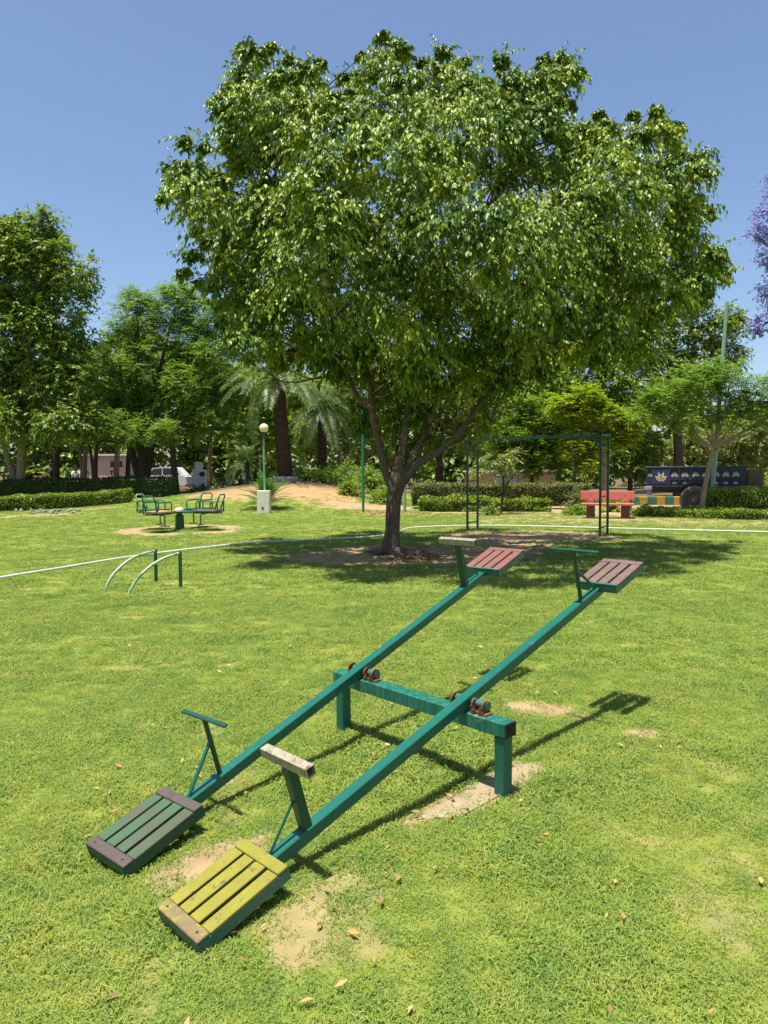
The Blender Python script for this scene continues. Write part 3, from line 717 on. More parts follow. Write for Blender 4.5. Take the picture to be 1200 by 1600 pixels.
# ------------------------------------------------------------------ pipe across the lawn
M['pipe'] = plain('white_pipe', (.66, .68, .62), (.52, .56, .50), 3, .45, .05, 30)
hp_px = [(-120, 928), (0, 907), (100, 890), (190, 875.5), (300, 861), (400, 850), (480, 846.5), (560, 842), (600, 838.5), (622, 834), (634, 828.5), (655, 826), (720, 823.5), (800, 823.5), (900, 826), (1000, 829), (1100, 831.5), (1210, 834), (1330, 838)]
pp_ = [G(*q) for q in hp_px]
for p in pp_: p[2] = TZ(p[0], p[1])+.042
m = MB(); m.tube(spline(pp_, 8), .017, 8); tag(m.build('water_pipe', M['pipe'], None, True), 'long white water pipe lying across the lawn behind the fig tree', 'pipe')

# ------------------------------------------------------------------ merry-go-round
mg = thing('merry_go_round', 'green four seat merry-go-round with tube rails on a sandy ring', 'merry-go-round', (MGR[0], MGR[1], 0))
c = np.array([MGR[0], MGR[1], 0])
m = MB(); m.lathe(c, [(.17, -.02), (.17, .03), (.125, .05), (.115, .40), (.08, .42), (.08, .50)], 16); m.build('post', M['dkgreen'], mg, True)
m = MB(); m.lathe(c+zz_*.50, [(.13, 0), (.13, .05), (.11, .09), (.07, .12), (0.001, .13)], 18); m.build('hub_cap', plain('grey_metal_cap', (.5, .5, .5), (.38, .38, .38), 8, .4, .1, 40, .5), mg, True)
M['orange_seat'] = plain('faded_orange_board', (.50, .25, .13), (.40, .22, .13), 8, .6, .2, 40)
seat_cols = [M['orange_seat'], M['brown_slat'], M['green'], M['green']]
for k, ang in enumerate((-1.95, -.18, 1.18, 2.85)):
    e = np.array([math.cos(ang), math.sin(ang), 0]); f_ = np.array([-e[1], e[0], 0])
    m = MB(); m.bar(c+e*.06+zz_*.495, c+e*1.22+zz_*.495, .20, .05, bev=.004)
    for q in (-.17, .17): m.bar(c+e*.55+f_*q+zz_*.482, c+e*1.2+f_*q+zz_*.482, .03, .03)
    m.build('arm', M['green'], mg)
    st = MB(); st.box(c+e*.84+zz_*.545, (.72, .56, .045), (e, f_, zz_), .005); st.build('seat', seat_cols[k], mg)
    for q in (-1, 1):
        r0 = c+f_*q*.215
        pts = [r0+e*.60+zz_*.50, r0+e*.60+zz_*.77, r0+e*.64+zz_*.80, r0+e*1.17+zz_*.80, r0+e*1.21+zz_*.77, r0+e*1.21+zz_*.50]
        m = MB(); m.tube(pts, .019, 7); m.build('side_rail', M['green'], mg, True)
    pts = [c+e*1.1-f_*.19+zz_*.50, c+e*1.26-f_*.19+zz_*.93, c+e*1.27-f_*.14+zz_*.98, c+e*1.27+f_*.14+zz_*.98, c+e*1.26+f_*.19+zz_*.93, c+e*1.1+f_*.19+zz_*.50]
    m = MB(); m.tube(pts, .021, 7); m.build('back_rail', M['green'] if k != 3 else M['bare_arc'], mg, True)
    pts = [c+e*.85+zz_*.47, c+e*.66+zz_*.44, c+e*.62+zz_*.40, c+e*.62+zz_*.16]
    m = MB(); m.tube(pts, .018, 7); m.tube([c+e*.62-f_*.16+zz_*.15, c+e*.62+f_*.16+zz_*.15], .014, 7); m.build('footrest', M['green'], mg, True)

# ------------------------------------------------------------------ monkey bar frame
fa = np.array([2.40, 19.0, 0]); fb = np.array([5.33, 17.0, 0]); fd = nrm(fb-fa); fp = np.array([-fd[1], fd[0], 0])
fr = thing('monkey_bar_frame', 'tall dark green frame with a ladder at each end and a level top', 'climbing frame', (fa+fb)/2)
topz = 2.40
for bi, b0 in enumerate((fa, fb)):
    for q in (-.3, .3):
        m = MB(); m.bar(b0+fp*q-zz_*.05, b0+fp*q+zz_*topz, .05, .05, fd, .003); m.build('post', M['dkgreen'], fr)
    for k in range(6):
        m = MB(); z = .2+k*.37; m.tube([b0-fp*.28+zz_*z, b0+fp*.28+zz_*z], .018, 6); m.build('rung', M['dkgreen'], fr, True)
    sg = 1 if bi == 0 else -1
    for q in (-.3, .3):
        m = MB(); m.bar(b0+fp*q+zz_*(topz-.27)+fd*sg*.02, b0+fp*q+zz_*(topz-.01)+fd*sg*.24, .03, .03, fp); m.build('brace', M['dkgreen'], fr)
for q in (-.3, .3):
    m = MB(); m.bar(fa+fp*q-fd*.04+zz_*(topz+.025), fb+fp*q+fd*.04+zz_*(topz+.025), .05, .05, bev=.003); m.build('top_rail', M['dkgreen'], fr)
for b0 in (fa, fb):
    m = MB(); m.bar(b0-fp*.27+zz_*(topz+.02), b0+fp*.27+zz_*(topz+.02), .04, .04); m.build('top_crosspiece', M['dkgreen'], fr)

# ------------------------------------------------------------------ bench
M['bench_red'] = plain('salmon_red_paint', (.47, .115, .085), (.40, .10, .08), 3, .6, .15, 30)
M['bench_leg'] = plain('brown_painted_concrete', (.13, .055, .04), (.09, .04, .03), 6, .8, .3, 30)
bc = np.array([7.32, 23.0, 0]); bd_ = nrm([.95, -.30, 0]); bp = np.array([-bd_[1], bd_[0], 0])
be = thing('park_bench', 'salmon red concrete bench with dark legs behind the climbing frame', 'bench', bc)
m = MB(); m.box(bc+zz_*.455-bp*.05, (1.66, .46, .07), (bd_, bp, zz_), .012); m.build('seat', M['bench_red'], be)
m = MB(); m.box(bc+zz_*.735+bp*.25, (1.70, .08, .29), (bd_, nrm(bp+zz_*-.12), nrm(zz_+bp*.12)), .012); m.build('backrest', M['bench_red'], be)
for q in (-.52, .56):
    m = MB(); m.box(bc+bd_*q+zz_*.20-bp*.03, (.27, .36, .44), (bd_, bp, zz_), .015); m.build('leg', M['bench_leg'], be)
    m = MB(); m.box(bc+bd_*q+zz_*.545+bp*.225, (.13, .10, .12), (bd_, bp, zz_), .008); m.build('back_support', M['bench_red'], be)
    m = MB(); m.lathe(bc+bd_*q*.97+zz_*.74+bp*.21, [(.012, 0), (.012, .01)], 8, -bp); m.build('bolt', M['blackrust'], be)

# ------------------------------------------------------------------ poles and lamps
def pole(name, label, base, Y, ytop, r, mat, cat='pole'):
    p = AT(base, 735, Y); z = TZ(p[0], Y); t = thing(name, label, cat, (p[0], Y, z)); top = AT(base, ytop, Y)[2]
    m = MB(); m.tube([[p[0], Y, z-.1], [p[0], Y, top]], r, 12); m.build('shaft', mat, t, True)
    m = MB(); m.lathe((p[0], Y, top), [(r*1.1, -.02), (r*1.1, .02), (r*.5, .05), (.001, .055)], 12); m.build('cap', mat, t, True)
pole('tall_pole', 'tall bright green steel pole left of the fig tree trunk', 567, 26.9, 575, .05, M['polegreen'])
pole('short_pole', 'short grey green post just right of the fig tree trunk', 632, 26.8, 755, .055, M['palegreen'])
lp = G(413, 803); Y = lp[1]; z = TZ(lp[0], Y); gl = thing('garden_lamp', 'garden lamp with cream globe on a slim post and white plinth', 'lamp', (lp[0], Y, z))
M['plinth'] = plain('white_plinth', (.72, .66, .55), (.62, .57, .48), 4, .8, .2, 20, .2, wear=(.5, .45, .36), wearamt=.64)
m = MB(); m.box((lp[0], Y, z+.42), (.46, .46, .86), None, .012); m.build('plinth', M['plinth'], gl)
m = MB(); m.lathe((lp[0]-.02, Y-.226, z+.2), [(.05, 0), (.05, .012)], 10, (0, -1, 0)); m.build('cover_plate', M['rust'], gl)
m = MB(); m.tube([[lp[0]+.03, Y, z+.84], [lp[0]+.02, Y, z+2.95]], .038, 10); m.build('post', M['palegreen'], gl, True)
m = MB(); m.lathe((lp[0]+.02, Y, z+2.80), [(.05, 0), (.06, .02), (.06, .2), (.09, .24), (.05, .27)], 12); m.build('collar', M['dkgreen'], gl, True)
mm, nt, b = newmat('cream_globe'); b.inputs['Base Color'].default_value = (.78, .66, .40, 1); b.inputs['Roughness'].default_value = .25; b.inputs['Subsurface Weight'].default_value = .15
m = MB(); gc = np.array([lp[0]+.04, Y, z+3.20]); m.lathe(gc, [(max(.001, .17*math.sin(a)), -.17*math.cos(a)) for a in np.linspace(.02, math.pi-.02, 12)], 18); m.build('globe', mm, gl, True)
sb = AT(1113, 770, 23.8); st_ = AT(1136, 472, 23.8); sl_ = thing('street_lamp', 'tall pale green leaning street lamp beside the decorated trailer', 'street lamp', (sb[0], 23.8, 0))
b0 = np.array([sb[0]-(st_[0]-sb[0])*.15, 23.8, -.1])
m = MB(); m.tube([b0, b0*.5+st_*.5, st_], [.085, .07, .055], 12); m.build('shaft', M['palegreen'], sl_, True)
m = MB(); m.tube(spline([st_+np.array([0, 0, -.25]), st_+np.array([.25, 0, -.16]), st_+np.array([.45, 0, -.24]), st_+np.array([.6, 0, -.42])], 5), .02, 7); m.tube(spline([st_+np.array([0, 0, -.5]), st_+np.array([.14, 0, -.38]), st_+np.array([.3, 0, -.30])], 4), .014, 6); m.build('arm', M['palegreen'], sl_, True)
m = MB(); m.box(st_+np.array([.66, 0, -.5]), (.3, .12, .07), (nrm([1, 0, -.6]), (0, 1, 0), nrm([.6, 0, 1])), .02); m.build('lamp_head', plain('grey_lamp', (.45, .47, .45)), sl_)

# ------------------------------------------------------------------ trailer
M['navy'] = plain('navy_panel', (.030, .032, .10), (.022, .024, .07), 5, .5, .2, 40, .4, wear=(.10, .07, .06), wearamt=.66, wearscale=9)
M['navy2'] = plain('blue_panel', (.035, .045, .17), (.03, .035, .12), 5, .5, .2, 40, .4)
M['steel_dark'] = plain('dark_steel', (.07, .065, .075), (.04, .04, .045), 6, .6, .3, 40, .4, wear=(.14, .08, .05), wearamt=.62)
M['motif'] = plain('cream_motif', (.60, .58, .52), (.45, .43, .42), 10, .6, .1, 30)
M['motif_gold'] = plain('gold_motif', (.66, .55, .30), (.55, .44, .25), 10, .6, .1, 30)
M['tyre'] = plain('dusty_tyre', (.19, .155, .12), (.12, .10, .08), 10, .9, .4, 40, .2)
M['rim'] = plain('dusty_rim', (.34, .27, .19), (.24, .19, .14), 8, .7, .3, 30)
TRY = 24.5
XM = AT(1086, 735, TRY)[0]
def TX(px): return XM+(px-1086)*TRY/FPX*.92
X0 = TX(1008); X1 = TX(1164); TL = X1-X0
tr = thing('tipping_trailer', 'dark blue tipping trailer with painted cream motifs parked on the track', 'trailer', (XM, TRY, 0)); tr.rotation_euler = (0, 0, math.radians(-23))
zt, zb = 1.64, .98
m = MB(); m.box(((X0+X1)/2, TRY+1.0, zb-.05), (TL, 1.9, .10)); m.build('floor_bed', M['steel_dark'], tr)
m = MB(); m.box(((X0+X1)/2, TRY+.03, (zt+zb)/2), (TL-.02, .04, zt-zb)); m.build('side_wall', M['navy'], tr)
m = MB(); m.box(((X0+X1)/2, TRY+1.97, (zt+zb)/2), (TL-.02, .04, zt-zb)); m.build('side_wall', M['navy'], tr)
for xx in (X0+.02, X1-.02):
    m = MB(); m.box((xx, TRY+1.0, (zt+zb)/2), (.04, 1.88, zt-zb-.01)); m.build('end_wall', M['steel_dark'] if xx < X1-.1 else M['rust'], tr)
for q in (.01, 1.98): m = MB(); m.box(((X0+X1)/2, TRY+q, zt+.02), (TL+.04, .09, .05), None, .006); m.build('top_rail', M['steel_dark'], tr)
zmid = zb+.26
m = MB(); m.box(((X0+X1)/2+.35, TRY-.012, zmid), (TL-.75, .04, .035)); m.box(((X0+X1)/2, TRY-.012, zb+.015), (TL, .045, .04)); m.build('side_rib', M['steel_dark'], tr)
edges = [1010, 1019, 1046, 1062, 1079, 1095, 1111, 1126, 1141, 1156]
for px in edges:
    m = MB(); m.box((TX(px), TRY-.014, (zt+zb)/2), (.03, .05, zt-zb-.03)); m.build('side_rib', M['steel_dark'], tr)
def petal(mb, cx_, cz_, ang, ln, wd, y):
    d = np.array([math.cos(ang), 0, math.sin(ang)]); s = np.array([-d[2], 0, d[0]]); b0 = np.array([cx_, y, cz_])
    P_ = [b0, b0+d*ln*.5+s*wd, b0+d*ln, b0+d*ln*.5-s*wd]; mb.prism(P_, (0, -.006, 0))
m = MB(); m.box((TX(1032.5), TRY-.004, zt-.30), (.54, .03, .54), None, .004); pn = m.build('emblem_panel', M['navy2'], tr)
m = MB(); y_ = TRY-.02
for a_, l_ in ((1.95, .27), (1.2, .27), (2.7, .24), (.45, .24), (1.57, .18), (3.2, .17), (-.06, .17)): petal(m, TX(1032.5), zt-.40, a_, l_, .05, y_)
for a_ in (3.6, 4.1, 5.3, 5.8): petal(m, TX(1032.5), zt-.38, a_, .15, .035, y_)
m.build('motif', M['motif_gold'], pn)
for k in range(len(edges)-1):
    if k == 1: continue
    xc = (TX(edges[k])+TX(edges[k+1]))/2; hwid = (TX(edges[k+1])-TX(edges[k]))/2
    m = MB()
    for a_ in np.linspace(.1, math.pi-.1, 5): petal(m, xc, zt-.27, a_, .13 if k else .09, .032, TRY+.012)
    petal(m, xc, zt-.28, -.25, .13 if k else .09, .03, TRY+.012); petal(m, xc, zt-.28, math.pi+.25, .13 if k else .09, .03, TRY+.012)
    m.build('motif', M['motif'], tr)
    if k > 1 and k not in (4,):
        m = MB()
        for a_ in (.5, 2.6, 1.57): petal(m, xc, zb+.09, a_, .10, .03, TRY+.012)
        m.build('motif', M['motif'], tr)
wc = np.array([TX(1086.5), TRY-.02, .50])
def wheel(wc, sg):
    m = MB(); m.lathe(wc+np.array([0, .12*sg, 0]), [(.27, 0), (.40, -.02), (.475, .01), (.50, .07), (.50, .19), (.475, .25), (.40, .27), (.27, .25)], 28, (0, -sg, 0), False); w = m.build('wheel', M['tyre'], tr, True)
    m = MB(); m.lathe(wc+np.array([0, .08*sg, 0]), [(.27, .12), (.275, .17), (.25, .18), (.22, .13), (.10, .12), (.10, .20), (.05, .22), (.001, .22)], 22, (0, -sg, 0), False); m.build('rim', M['rim'], w, True)
    for k in range(8):
        a_ = k*math.pi/4; m = MB(); m.lathe(wc+np.array([.15*math.cos(a_), -.055*sg, .15*math.sin(a_)]), [(.018, 0), (.018, .03)], 6, (0, -sg, 0)); m.build('wheel_nut', M['rust'], w)
wheel(wc, 1); wheel(np.array([wc[0], TRY+1.75, .50]), -1)
arc_pts = [wc+np.array([.62*math.cos(a_), 0, .60*math.sin(a_)+.02]) for a_ in np.linspace(.25, math.pi-.25, 14)]
m = MB()
for i in range(13):
    p, q = arc_pts[i].copy(), arc_pts[i+1].copy()
    m.add([p+np.array([0, -.09, 0]), q+np.array([0, -.09, 0]), q+np.array([0, .2, 0]), p+np.array([0, .2, 0]), p+np.array([0, -.09, .03]), q+np.array([0, -.09, .03]), q+np.array([0, .2, .03]), p+np.array([0, .2, .03])],
          [(0, 3, 2, 1), (4, 5, 6, 7), (0, 1, 5, 4), (2, 3, 7, 6), (0, 4, 7, 3), (1, 2, 6, 5)])
m.build('mudguard', M['steel_dark'], tr)
m = MB(); m.tube([[wc[0], TRY+.2, .5], [wc[0], TRY+1.8, .5]], .06, 10); m.build('axle', M['steel_dark'], tr, True)
m = MB(); m.box(((X0+X1)/2, TRY+.55, .82), (TL-.3, .1, .16)); m.box(((X0+X1)/2, TRY+1.45, .82), (TL-.3, .1, .16)); m.bar((X0-.85, TRY+1, .72), (X0+.4, TRY+.55, .8), .10, .10); m.bar((X0-.85, TRY+1, .72), (X0+.4, TRY+1.45, .8), .10, .10); m.build('chassis', M['steel_dark'], tr)
m = MB(); m.bar((X0-.55, TRY+.9, -.02), (X0-.55, TRY+.9, .76), .07, .07); m.build('prop_stand', M['steel_dark'], tr)
m = MB(); m.box((X0+.10, TRY-.03, zb-.06), (.22, .1, .12), None, .01); m.box((X0+.12, TRY-.01, zb-.22), (.16, .06, .18), None, .01); m.build('side_bracket', plain('pale_steel', (.35, .35, .42)), tr)
m = MB(); m.box((X1+.28, TRY+.9, 1.2), (.5, 1.5, .75), None, .03); m.build('tailgate_box', plain('brown_tarp', (.17, .11, .08), (.12, .08, .06), 3, .9, .3, 12), tr)

# ------------------------------------------------------------------ painted kerb
M['kerb_y'] = plain('kerb_yellow', (.42, .25, .03), (.34, .2, .04), 6, .7, .2, 30, .3, wear=(.45, .40, .30), wearamt=.62)
M['kerb_g'] = plain('kerb_green', (.045, .16, .10), (.035, .12, .08), 6, .7, .2, 30, .3, wear=(.3, .33, .28), wearamt=.62)
kerb = thing('painted_kerb', 'kerb of yellow and green painted blocks along the far side of the track', 'kerb', (10, 31.5, 0)); 
def kpt(px): return np.array([AT(px, 735, 31.2)[0], 31.2+max(0, (1000-px))*.004, 0])
px = 690; k = 0
while px < 1230:
    a_, b_ = kpt(px), kpt(px+13.4); m = MB(); d = nrm(b_-a_); m.box((a_+b_)/2+zz_*.17, (np.linalg.norm(b_-a_)-.015, .3, .40), (d, np.array([-d[1], d[0], 0]), zz_), .015)
    m.build('kerb_block', M['kerb_y'] if k % 2 else M['kerb_g'], kerb); px += 13.4; k += 1

# ------------------------------------------------------------------ hedges
hedge('clipped_hedge', 'low bright green clipped hedge in sun at the left', (-18.2, 27.0), (-12.2, 33.6), .8, .62, M['leaf_hedge'], .075, 15000)
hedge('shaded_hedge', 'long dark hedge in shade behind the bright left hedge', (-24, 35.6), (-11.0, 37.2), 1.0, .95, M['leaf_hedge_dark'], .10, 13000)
hedge('back_hedge', 'taller clipped hedge between the fig trunk and the bench', (1.2, 29.3), (8.3, 28.6), .8, 1.0, M['leaf_dry'], .08, 14000, base=.12)
hedge('front_hedge', 'low leafy hedge at the lawn edge left of the bench', (1.4, 27.5), (6.3, 27.0), .7, .46, M['leaf_hedge'], .09, 7000, wob=.14)
hedge('edge_hedge', 'low leafy hedge along the lawn edge right of the bench', (8.6, 23.7), (14.0, 20.6), .7, .27, M['leaf_hedge'], .065, 11000, wob=.07)
hedge('square_hedge', 'clipped square hedge in front of the trailer tail', (10.75, 23.6), (14.6, 22.6), .7, .92, M['leaf_hedge'], .07, 9000)
def shrub(name, label, px, py, Y, rp, mat, leaf=.10, dens=1.0, group=None, cat='shrub', flowers=0, hz=.8, style='broad'):
    c = AT(px, py, Y); r = rp/FPX*Y; z = TZ(c[0], Y); t = thing(name, label, cat, (c[0], Y, z), group)
    k = int(16*dens); u = rand_unit(k); u[:, 2] = np.abs(u[:, 2]); ctr = np.array([c[0], Y, z])
    H_ = max(.3, c[2]+r*hz-z)
    cen = ctr + u*np.array([r, r*.8, H_-.25*r])*RNG.uniform(.35, .8, k)[:, None]
    P = twig_leaves(cen, np.full(k, min(.45*r+.08, .6)), nrm(cen-ctr), 11, 8, .2, leaf, .45, style, .35)
    P[0][:, 2] = np.maximum(P[0][:, 2], z+.02)
    leaves('foliage', *P[:5], mat, t, P[5])
    m = MB()
    for q in cen: m.tube(spline([ctr+zz_*-.05, ctr*.5+q*.5, q], 3), np.linspace(.03, .008, 7), 5, False)
    m.build('stems', M['bark_dark'], t)
    if flowers:
        m = MB(); idx = RNG.choice(len(P[0]), flowers)
        for q in P[0][idx]:
            q = q+nrm(q-ctr)*.05+zz_*.05
            for a_ in range(5):
                e = np.array([math.cos(a_*1.257), .3, math.sin(a_*1.257)])*.055; f_ = np.array([math.cos(a_*1.257+.6), .2, math.sin(a_*1.257+.6)])*.035
                m.add([q, q+f_, q+e, q+f_*.2+e*.6], [(0, 1, 2, 3)])
        m.build('blossoms', M['flower'], t)
    return t
for (nm, lb, *a_) in (
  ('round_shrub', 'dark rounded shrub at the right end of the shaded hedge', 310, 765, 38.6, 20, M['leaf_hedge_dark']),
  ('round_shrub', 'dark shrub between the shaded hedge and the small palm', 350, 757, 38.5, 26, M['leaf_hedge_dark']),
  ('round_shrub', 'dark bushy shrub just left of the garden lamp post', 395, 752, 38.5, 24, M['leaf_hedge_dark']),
  ('round_shrub', 'dark leafy shrub at the foot of the thick date palm', 480, 738, 37.6, 28, M['leaf_mid'])):
    shrub(nm, lb, *a_)
shrub('flowering_shrub', 'green shrub with white blossoms at the top of the bank', 512, 748, 36.2, 26, M['leaf_bright'], .12, 1.5, 'shrubs on the bank', flowers=10)
shrub('flowering_shrub', 'white flowering shrub behind the bank, left of the green pole', 545, 735, 36.6, 34, M['leaf_bright'], .12, 1.8, 'shrubs on the bank', flowers=70)
shrub('flowering_shrub', 'white flowering shrub right behind the tall green pole', 580, 745, 35.0, 34, M['leaf_bright'], .12, 1.8, 'shrubs on the bank', flowers=60)
shrub('flowering_shrub', 'low bright shrub on the slope between green pole and trunk', 600, 775, 31.2, 26, M['leaf_hedge'], .11, 1.5, 'shrubs on the bank', flowers=6)
shrub('flowering_shrub', 'low spreading shrub on the slope just left of the green pole', 550, 768, 33.0, 26, M['leaf_hedge'], .11, 1.5, 'shrubs on the bank')
shrub('border_shrub', 'leafy shrub just left of the red bench', 898, 795, 24.6, 16, M['leaf_bright'], .09, 1.0)
shrub('border_shrub', 'twiggy brown green bush behind the left end of the bench', 900, 772, 27.6, 24, M['leaf_dry'], .09, 1.5)
shrub('border_shrub', 'yellowish leafy shrub behind the red bench', 955, 785, 26.2, 20, M['leaf_yellow'], .09, 1.0)
shrub('border_shrub', 'bright leafy shrub just right of the red bench', 1003, 790, 24.2, 16, M['leaf_bright'], .09, 1.0)
shrub('border_shrub', 'pale green shrub at the right picture edge by the trailer tail', 1195, 745, 25.5, 40, M['leaf_pale'], .11, 1.8)
shrub('border_shrub', 'dark low plants at the foot of the left ladder', 765, 800, 24.8, 20, M['leaf_mid'], .09, .9, hz=.4)

# ------------------------------------------------------------------ trees round the lawn
LG = 'trees round the lawn'
tree('broad_tree', 'tall dark broadleaf tree at the left picture edge', 30, 37.0, [(34, 700), (40, 640), (45, 560)], .20,
     [(55, 375, 50), (100, 420, 55), (30, 430, 70), (-30, 400, 80), (100, 500, 60), (40, 540, 80), (115, 590, 50), (-40, 520, 90), (60, 620, 60), (-30, 620, 70), (120, 650, 35, -1), (10, 380, 45), (65, 345, 26), (0, 655, 42, -1.5), (85, 660, 38, -1.5), (-60, 640, 50, -1.5)],
     M['leaf_mid'], M['bark_pale'], .62, .17, .45, group=LG, forks=[[(8, 700), (-5, 620), (-15, 560)]], crad=.85, ntw=12, nlf=9)
tree('feathery_tree', 'feathery green tree with forked dark trunk behind the merry-go-round', 224, 40.0, [(222, 720), (218, 690)], .26,
     [(215, 500, 52), (270, 485, 48), (185, 560, 50), (240, 570, 60), (300, 540, 50), (200, 630, 48), (260, 640, 50), (160, 620, 36), (215, 470, 28), (280, 462, 28), (320, 500, 40), (205, 672, 28, -3.2), (160, 655, 34, -3.2), (255, 672, 28, -3.0), (120, 670, 26, -3.5)],
     M['leaf_feather'], M['bark_dark'], .75, .13, .33, 'feather', .22, .35, group=LG, forks=[[(240, 690), (270, 640)], [(195, 670), (180, 620)]], crad=.8, ntw=11, nlf=12)
tree('feathery_tree', 'feathery tree with one slim dark trunk left of the date palm', 275, 39.0, [(270, 710), (267, 660)], .17,
     [(300, 600, 50), (340, 560, 46), (330, 640, 44), (280, 660, 34), (350, 500, 40), (365, 610, 34), (375, 670, 28)],
     M['leaf_feather'], M['bark_dark'], .7, .13, .33, 'feather', .25, .35, group=LG, crad=.75, ntw=11, nlf=12)
for i, (px, Y, r, top, lb) in enumerate(((85, 47, .25, 640, 'thick dark trunk tree behind the person in dark clothes'), (130, 48, .16, 640, 'slim brown trunk tree behind the person in white'),
     (147, 46, .14, 650, 'twin stemmed small tree in front of the pink wall'), (180, 47, .18, 640, 'slim tree beside the opening in the pink wall'), (198, 48, .16, 645, 'slim tree just left of the white car'), (325, 46, .15, 660, 'thin tree right of the white direction board'))):
    tree('roadside_tree', lb, px, Y, [(px+3, 712), (px+6, 690)], r, [(px-16, 640, 34), (px+22, 625, 34), (px+4, 590, 38), (px-25, 668, 18, -2), (px+25, 672, 18, -1)], [M['leaf_mid'], M['leaf_bright']][i % 2], M['bark_dark'] if i % 2 == 0 else M['bark_pale'], .5, .19, .5, group='roadside trees behind the left hedge', crad=.95, ntw=11, nlf=8,
         forks=[[(px-4, 715), (px-12, 680)]] if i in (2, 1) else None)
# yellow green middle distance
tree('yellow_green_tree', 'yellow green tree behind the thick date palm', 400, 47, [(402, 690)], .16, [(390, 650, 42), (430, 620, 40), (380, 600, 36), (465, 660, 40), (475, 610, 36), (420, 690, 30)], M['leaf_yellow'], M['bark_dark'], .55, .17, .5, group=LG, crad=.8)
tree('yellow_green_tree', 'lighter green tree between the two date palms', 545, 48, [(540, 700)], .15, [(530, 640, 38), (560, 600, 44), (590, 650, 40), (500, 690, 26), (560, 690, 34), (610, 610, 40)], M['leaf_pale'], M['bark_pale'], .5, .17, .45, group=LG, crad=.8)
tree('leaning_tree', 'slim leaning pale trunk beside the second date palm', 536, 43, [(528, 690), (517, 665)], .11, [(505, 640, 22), (520, 615, 24)], M['leaf_mid'], M['bark_pale'], .5, .17, .45, group=LG, crad=.6)
tree('broad_tree', 'broadleaf tree with brown trunk just right of the fig tree fork', 687, 42, [(686, 700), (686, 670)], .22, [(670, 650, 36), (720, 640, 40), (700, 600, 46), (745, 590, 40), (650, 620, 40), (735, 680, 26), (760, 640, 34), (740, 620, 30, -2)], M['leaf_pale'], M['palmbark'], .5, .17, .45, group=LG, crad=.8)
tree('yellow_green_tree', 'bright yellow green bushy tree behind the climbing frame', 830, 36, [(832, 720), (835, 690)], .12, [(800, 670, 34), (840, 650, 40), (815, 640, 28), (870, 680, 34), (845, 700, 30), (800, 705, 26), (890, 660, 28), (830, 725, 28), (865, 715, 28), (780, 690, 26)], M['leaf_bright'], M['bark_dark'], .8, .13, .36, 'feather', .2, .3, group=LG, crad=.6, ntw=11, nlf=10)
tree('yellow_green_tree', 'lime green flat topped tree above the red bench', 945, 34, [(942, 700), (930, 665)], .13, [(880, 635, 26), (915, 625, 30), (950, 655, 32), (985, 665, 28), (905, 660, 26), (940, 690, 24), (975, 690, 20), (895, 700, 24), (915, 725, 22)], M['leaf_yellow'], M['bark_pale'], .8, .13, .4, 'feather', .2, .5, group=LG, crad=.55, ntw=11, nlf=10, forks=[[(940, 690), (920, 660)]])
tree('broad_tree', 'bright broadleaf tree seen under the right end of the fig crown', 900, 46, [(905, 660)], .22, [(870, 590, 40), (920, 575, 44), (965, 600, 42), (900, 630, 40), (840, 620, 36), (950, 560, 30), (990, 640, 30)], M['leaf_bright'], M['bark_dark'], .6, .17, .5, group=LG, crad=.8)
tree('broad_tree', 'tall broadleaf tree behind the trailer with thick trunk', 1060, 37, [(1060, 720), (1058, 660), (1060, 610)], .24, [(1030, 510, 38), (1080, 500, 42), (1125, 520, 36), (1040, 570, 42), (1100, 570, 46), (1145, 560, 24), (1000, 560, 30), (1065, 620, 34), (1015, 630, 34), (1140, 500, 24), (1085, 475, 20)], M['leaf_mid'], M['bark_dark'], .62, .15, .5, group=LG, crad=.75, ntw=11)
tree('slim_tree', 'slim leaning tree with wide feathery crown in front of the trailer', 1096, 23.2, [(1100, 770), (1108, 730), (1114, 700)], .085,
     [(1040, 620, 42), (1090, 600, 44), (1140, 595, 40), (1185, 610, 40), (1010, 640, 32), (1070, 650, 36), (1130, 640, 34), (1200, 650, 36), (1230, 620, 40), (1160, 640, 30), (1110, 575, 26)], M['leaf_feather'], M['bark_pale'], .62, .09, .33, 'feather', .2, .45, group=LG, crad=.5, ntw=10, nlf=11,
     forks=[[(1100, 770), (1110, 715), (1092, 685), (1080, 665)], [(1100, 770), (1112, 712), (1135, 690), (1180, 665)]])
tree('pale_bush_tree', 'pale olive bushy tree right behind the trailer', 1130, 41, [(1130, 720)], .14, [(1090, 690, 34), (1135, 690, 36), (1180, 680, 36), (1215, 690, 40), (1040, 705, 26), (1160, 715, 26)], M['leaf_pale'], M['bark_dark'], .55, .15, .4, group=LG, crad=.7)
tree('pale_bush_tree', 'dark green bushy tree between bench and trailer', 985, 38, [(985, 730)], .14, [(960, 715, 32), (1000, 725, 30), (985, 690, 30), (1015, 700, 26), (930, 735, 22)], M['leaf_mid'], M['bark_dark'], .6, .14, .45, group=LG, crad=.6)
tree('young_tree', 'small young tree with dark stem beside the left ladder', 782, 25.6, [(786, 770), (787, 745)], .055, [(770, 720, 22), (805, 715, 24), (790, 735, 18), (750, 735, 16)], M['leaf_pale'], M['bark_dark'], .30, .10, .35, group=LG, crad=.45, ntw=9, nlf=7, forks=[[(790, 760), (812, 735)]])
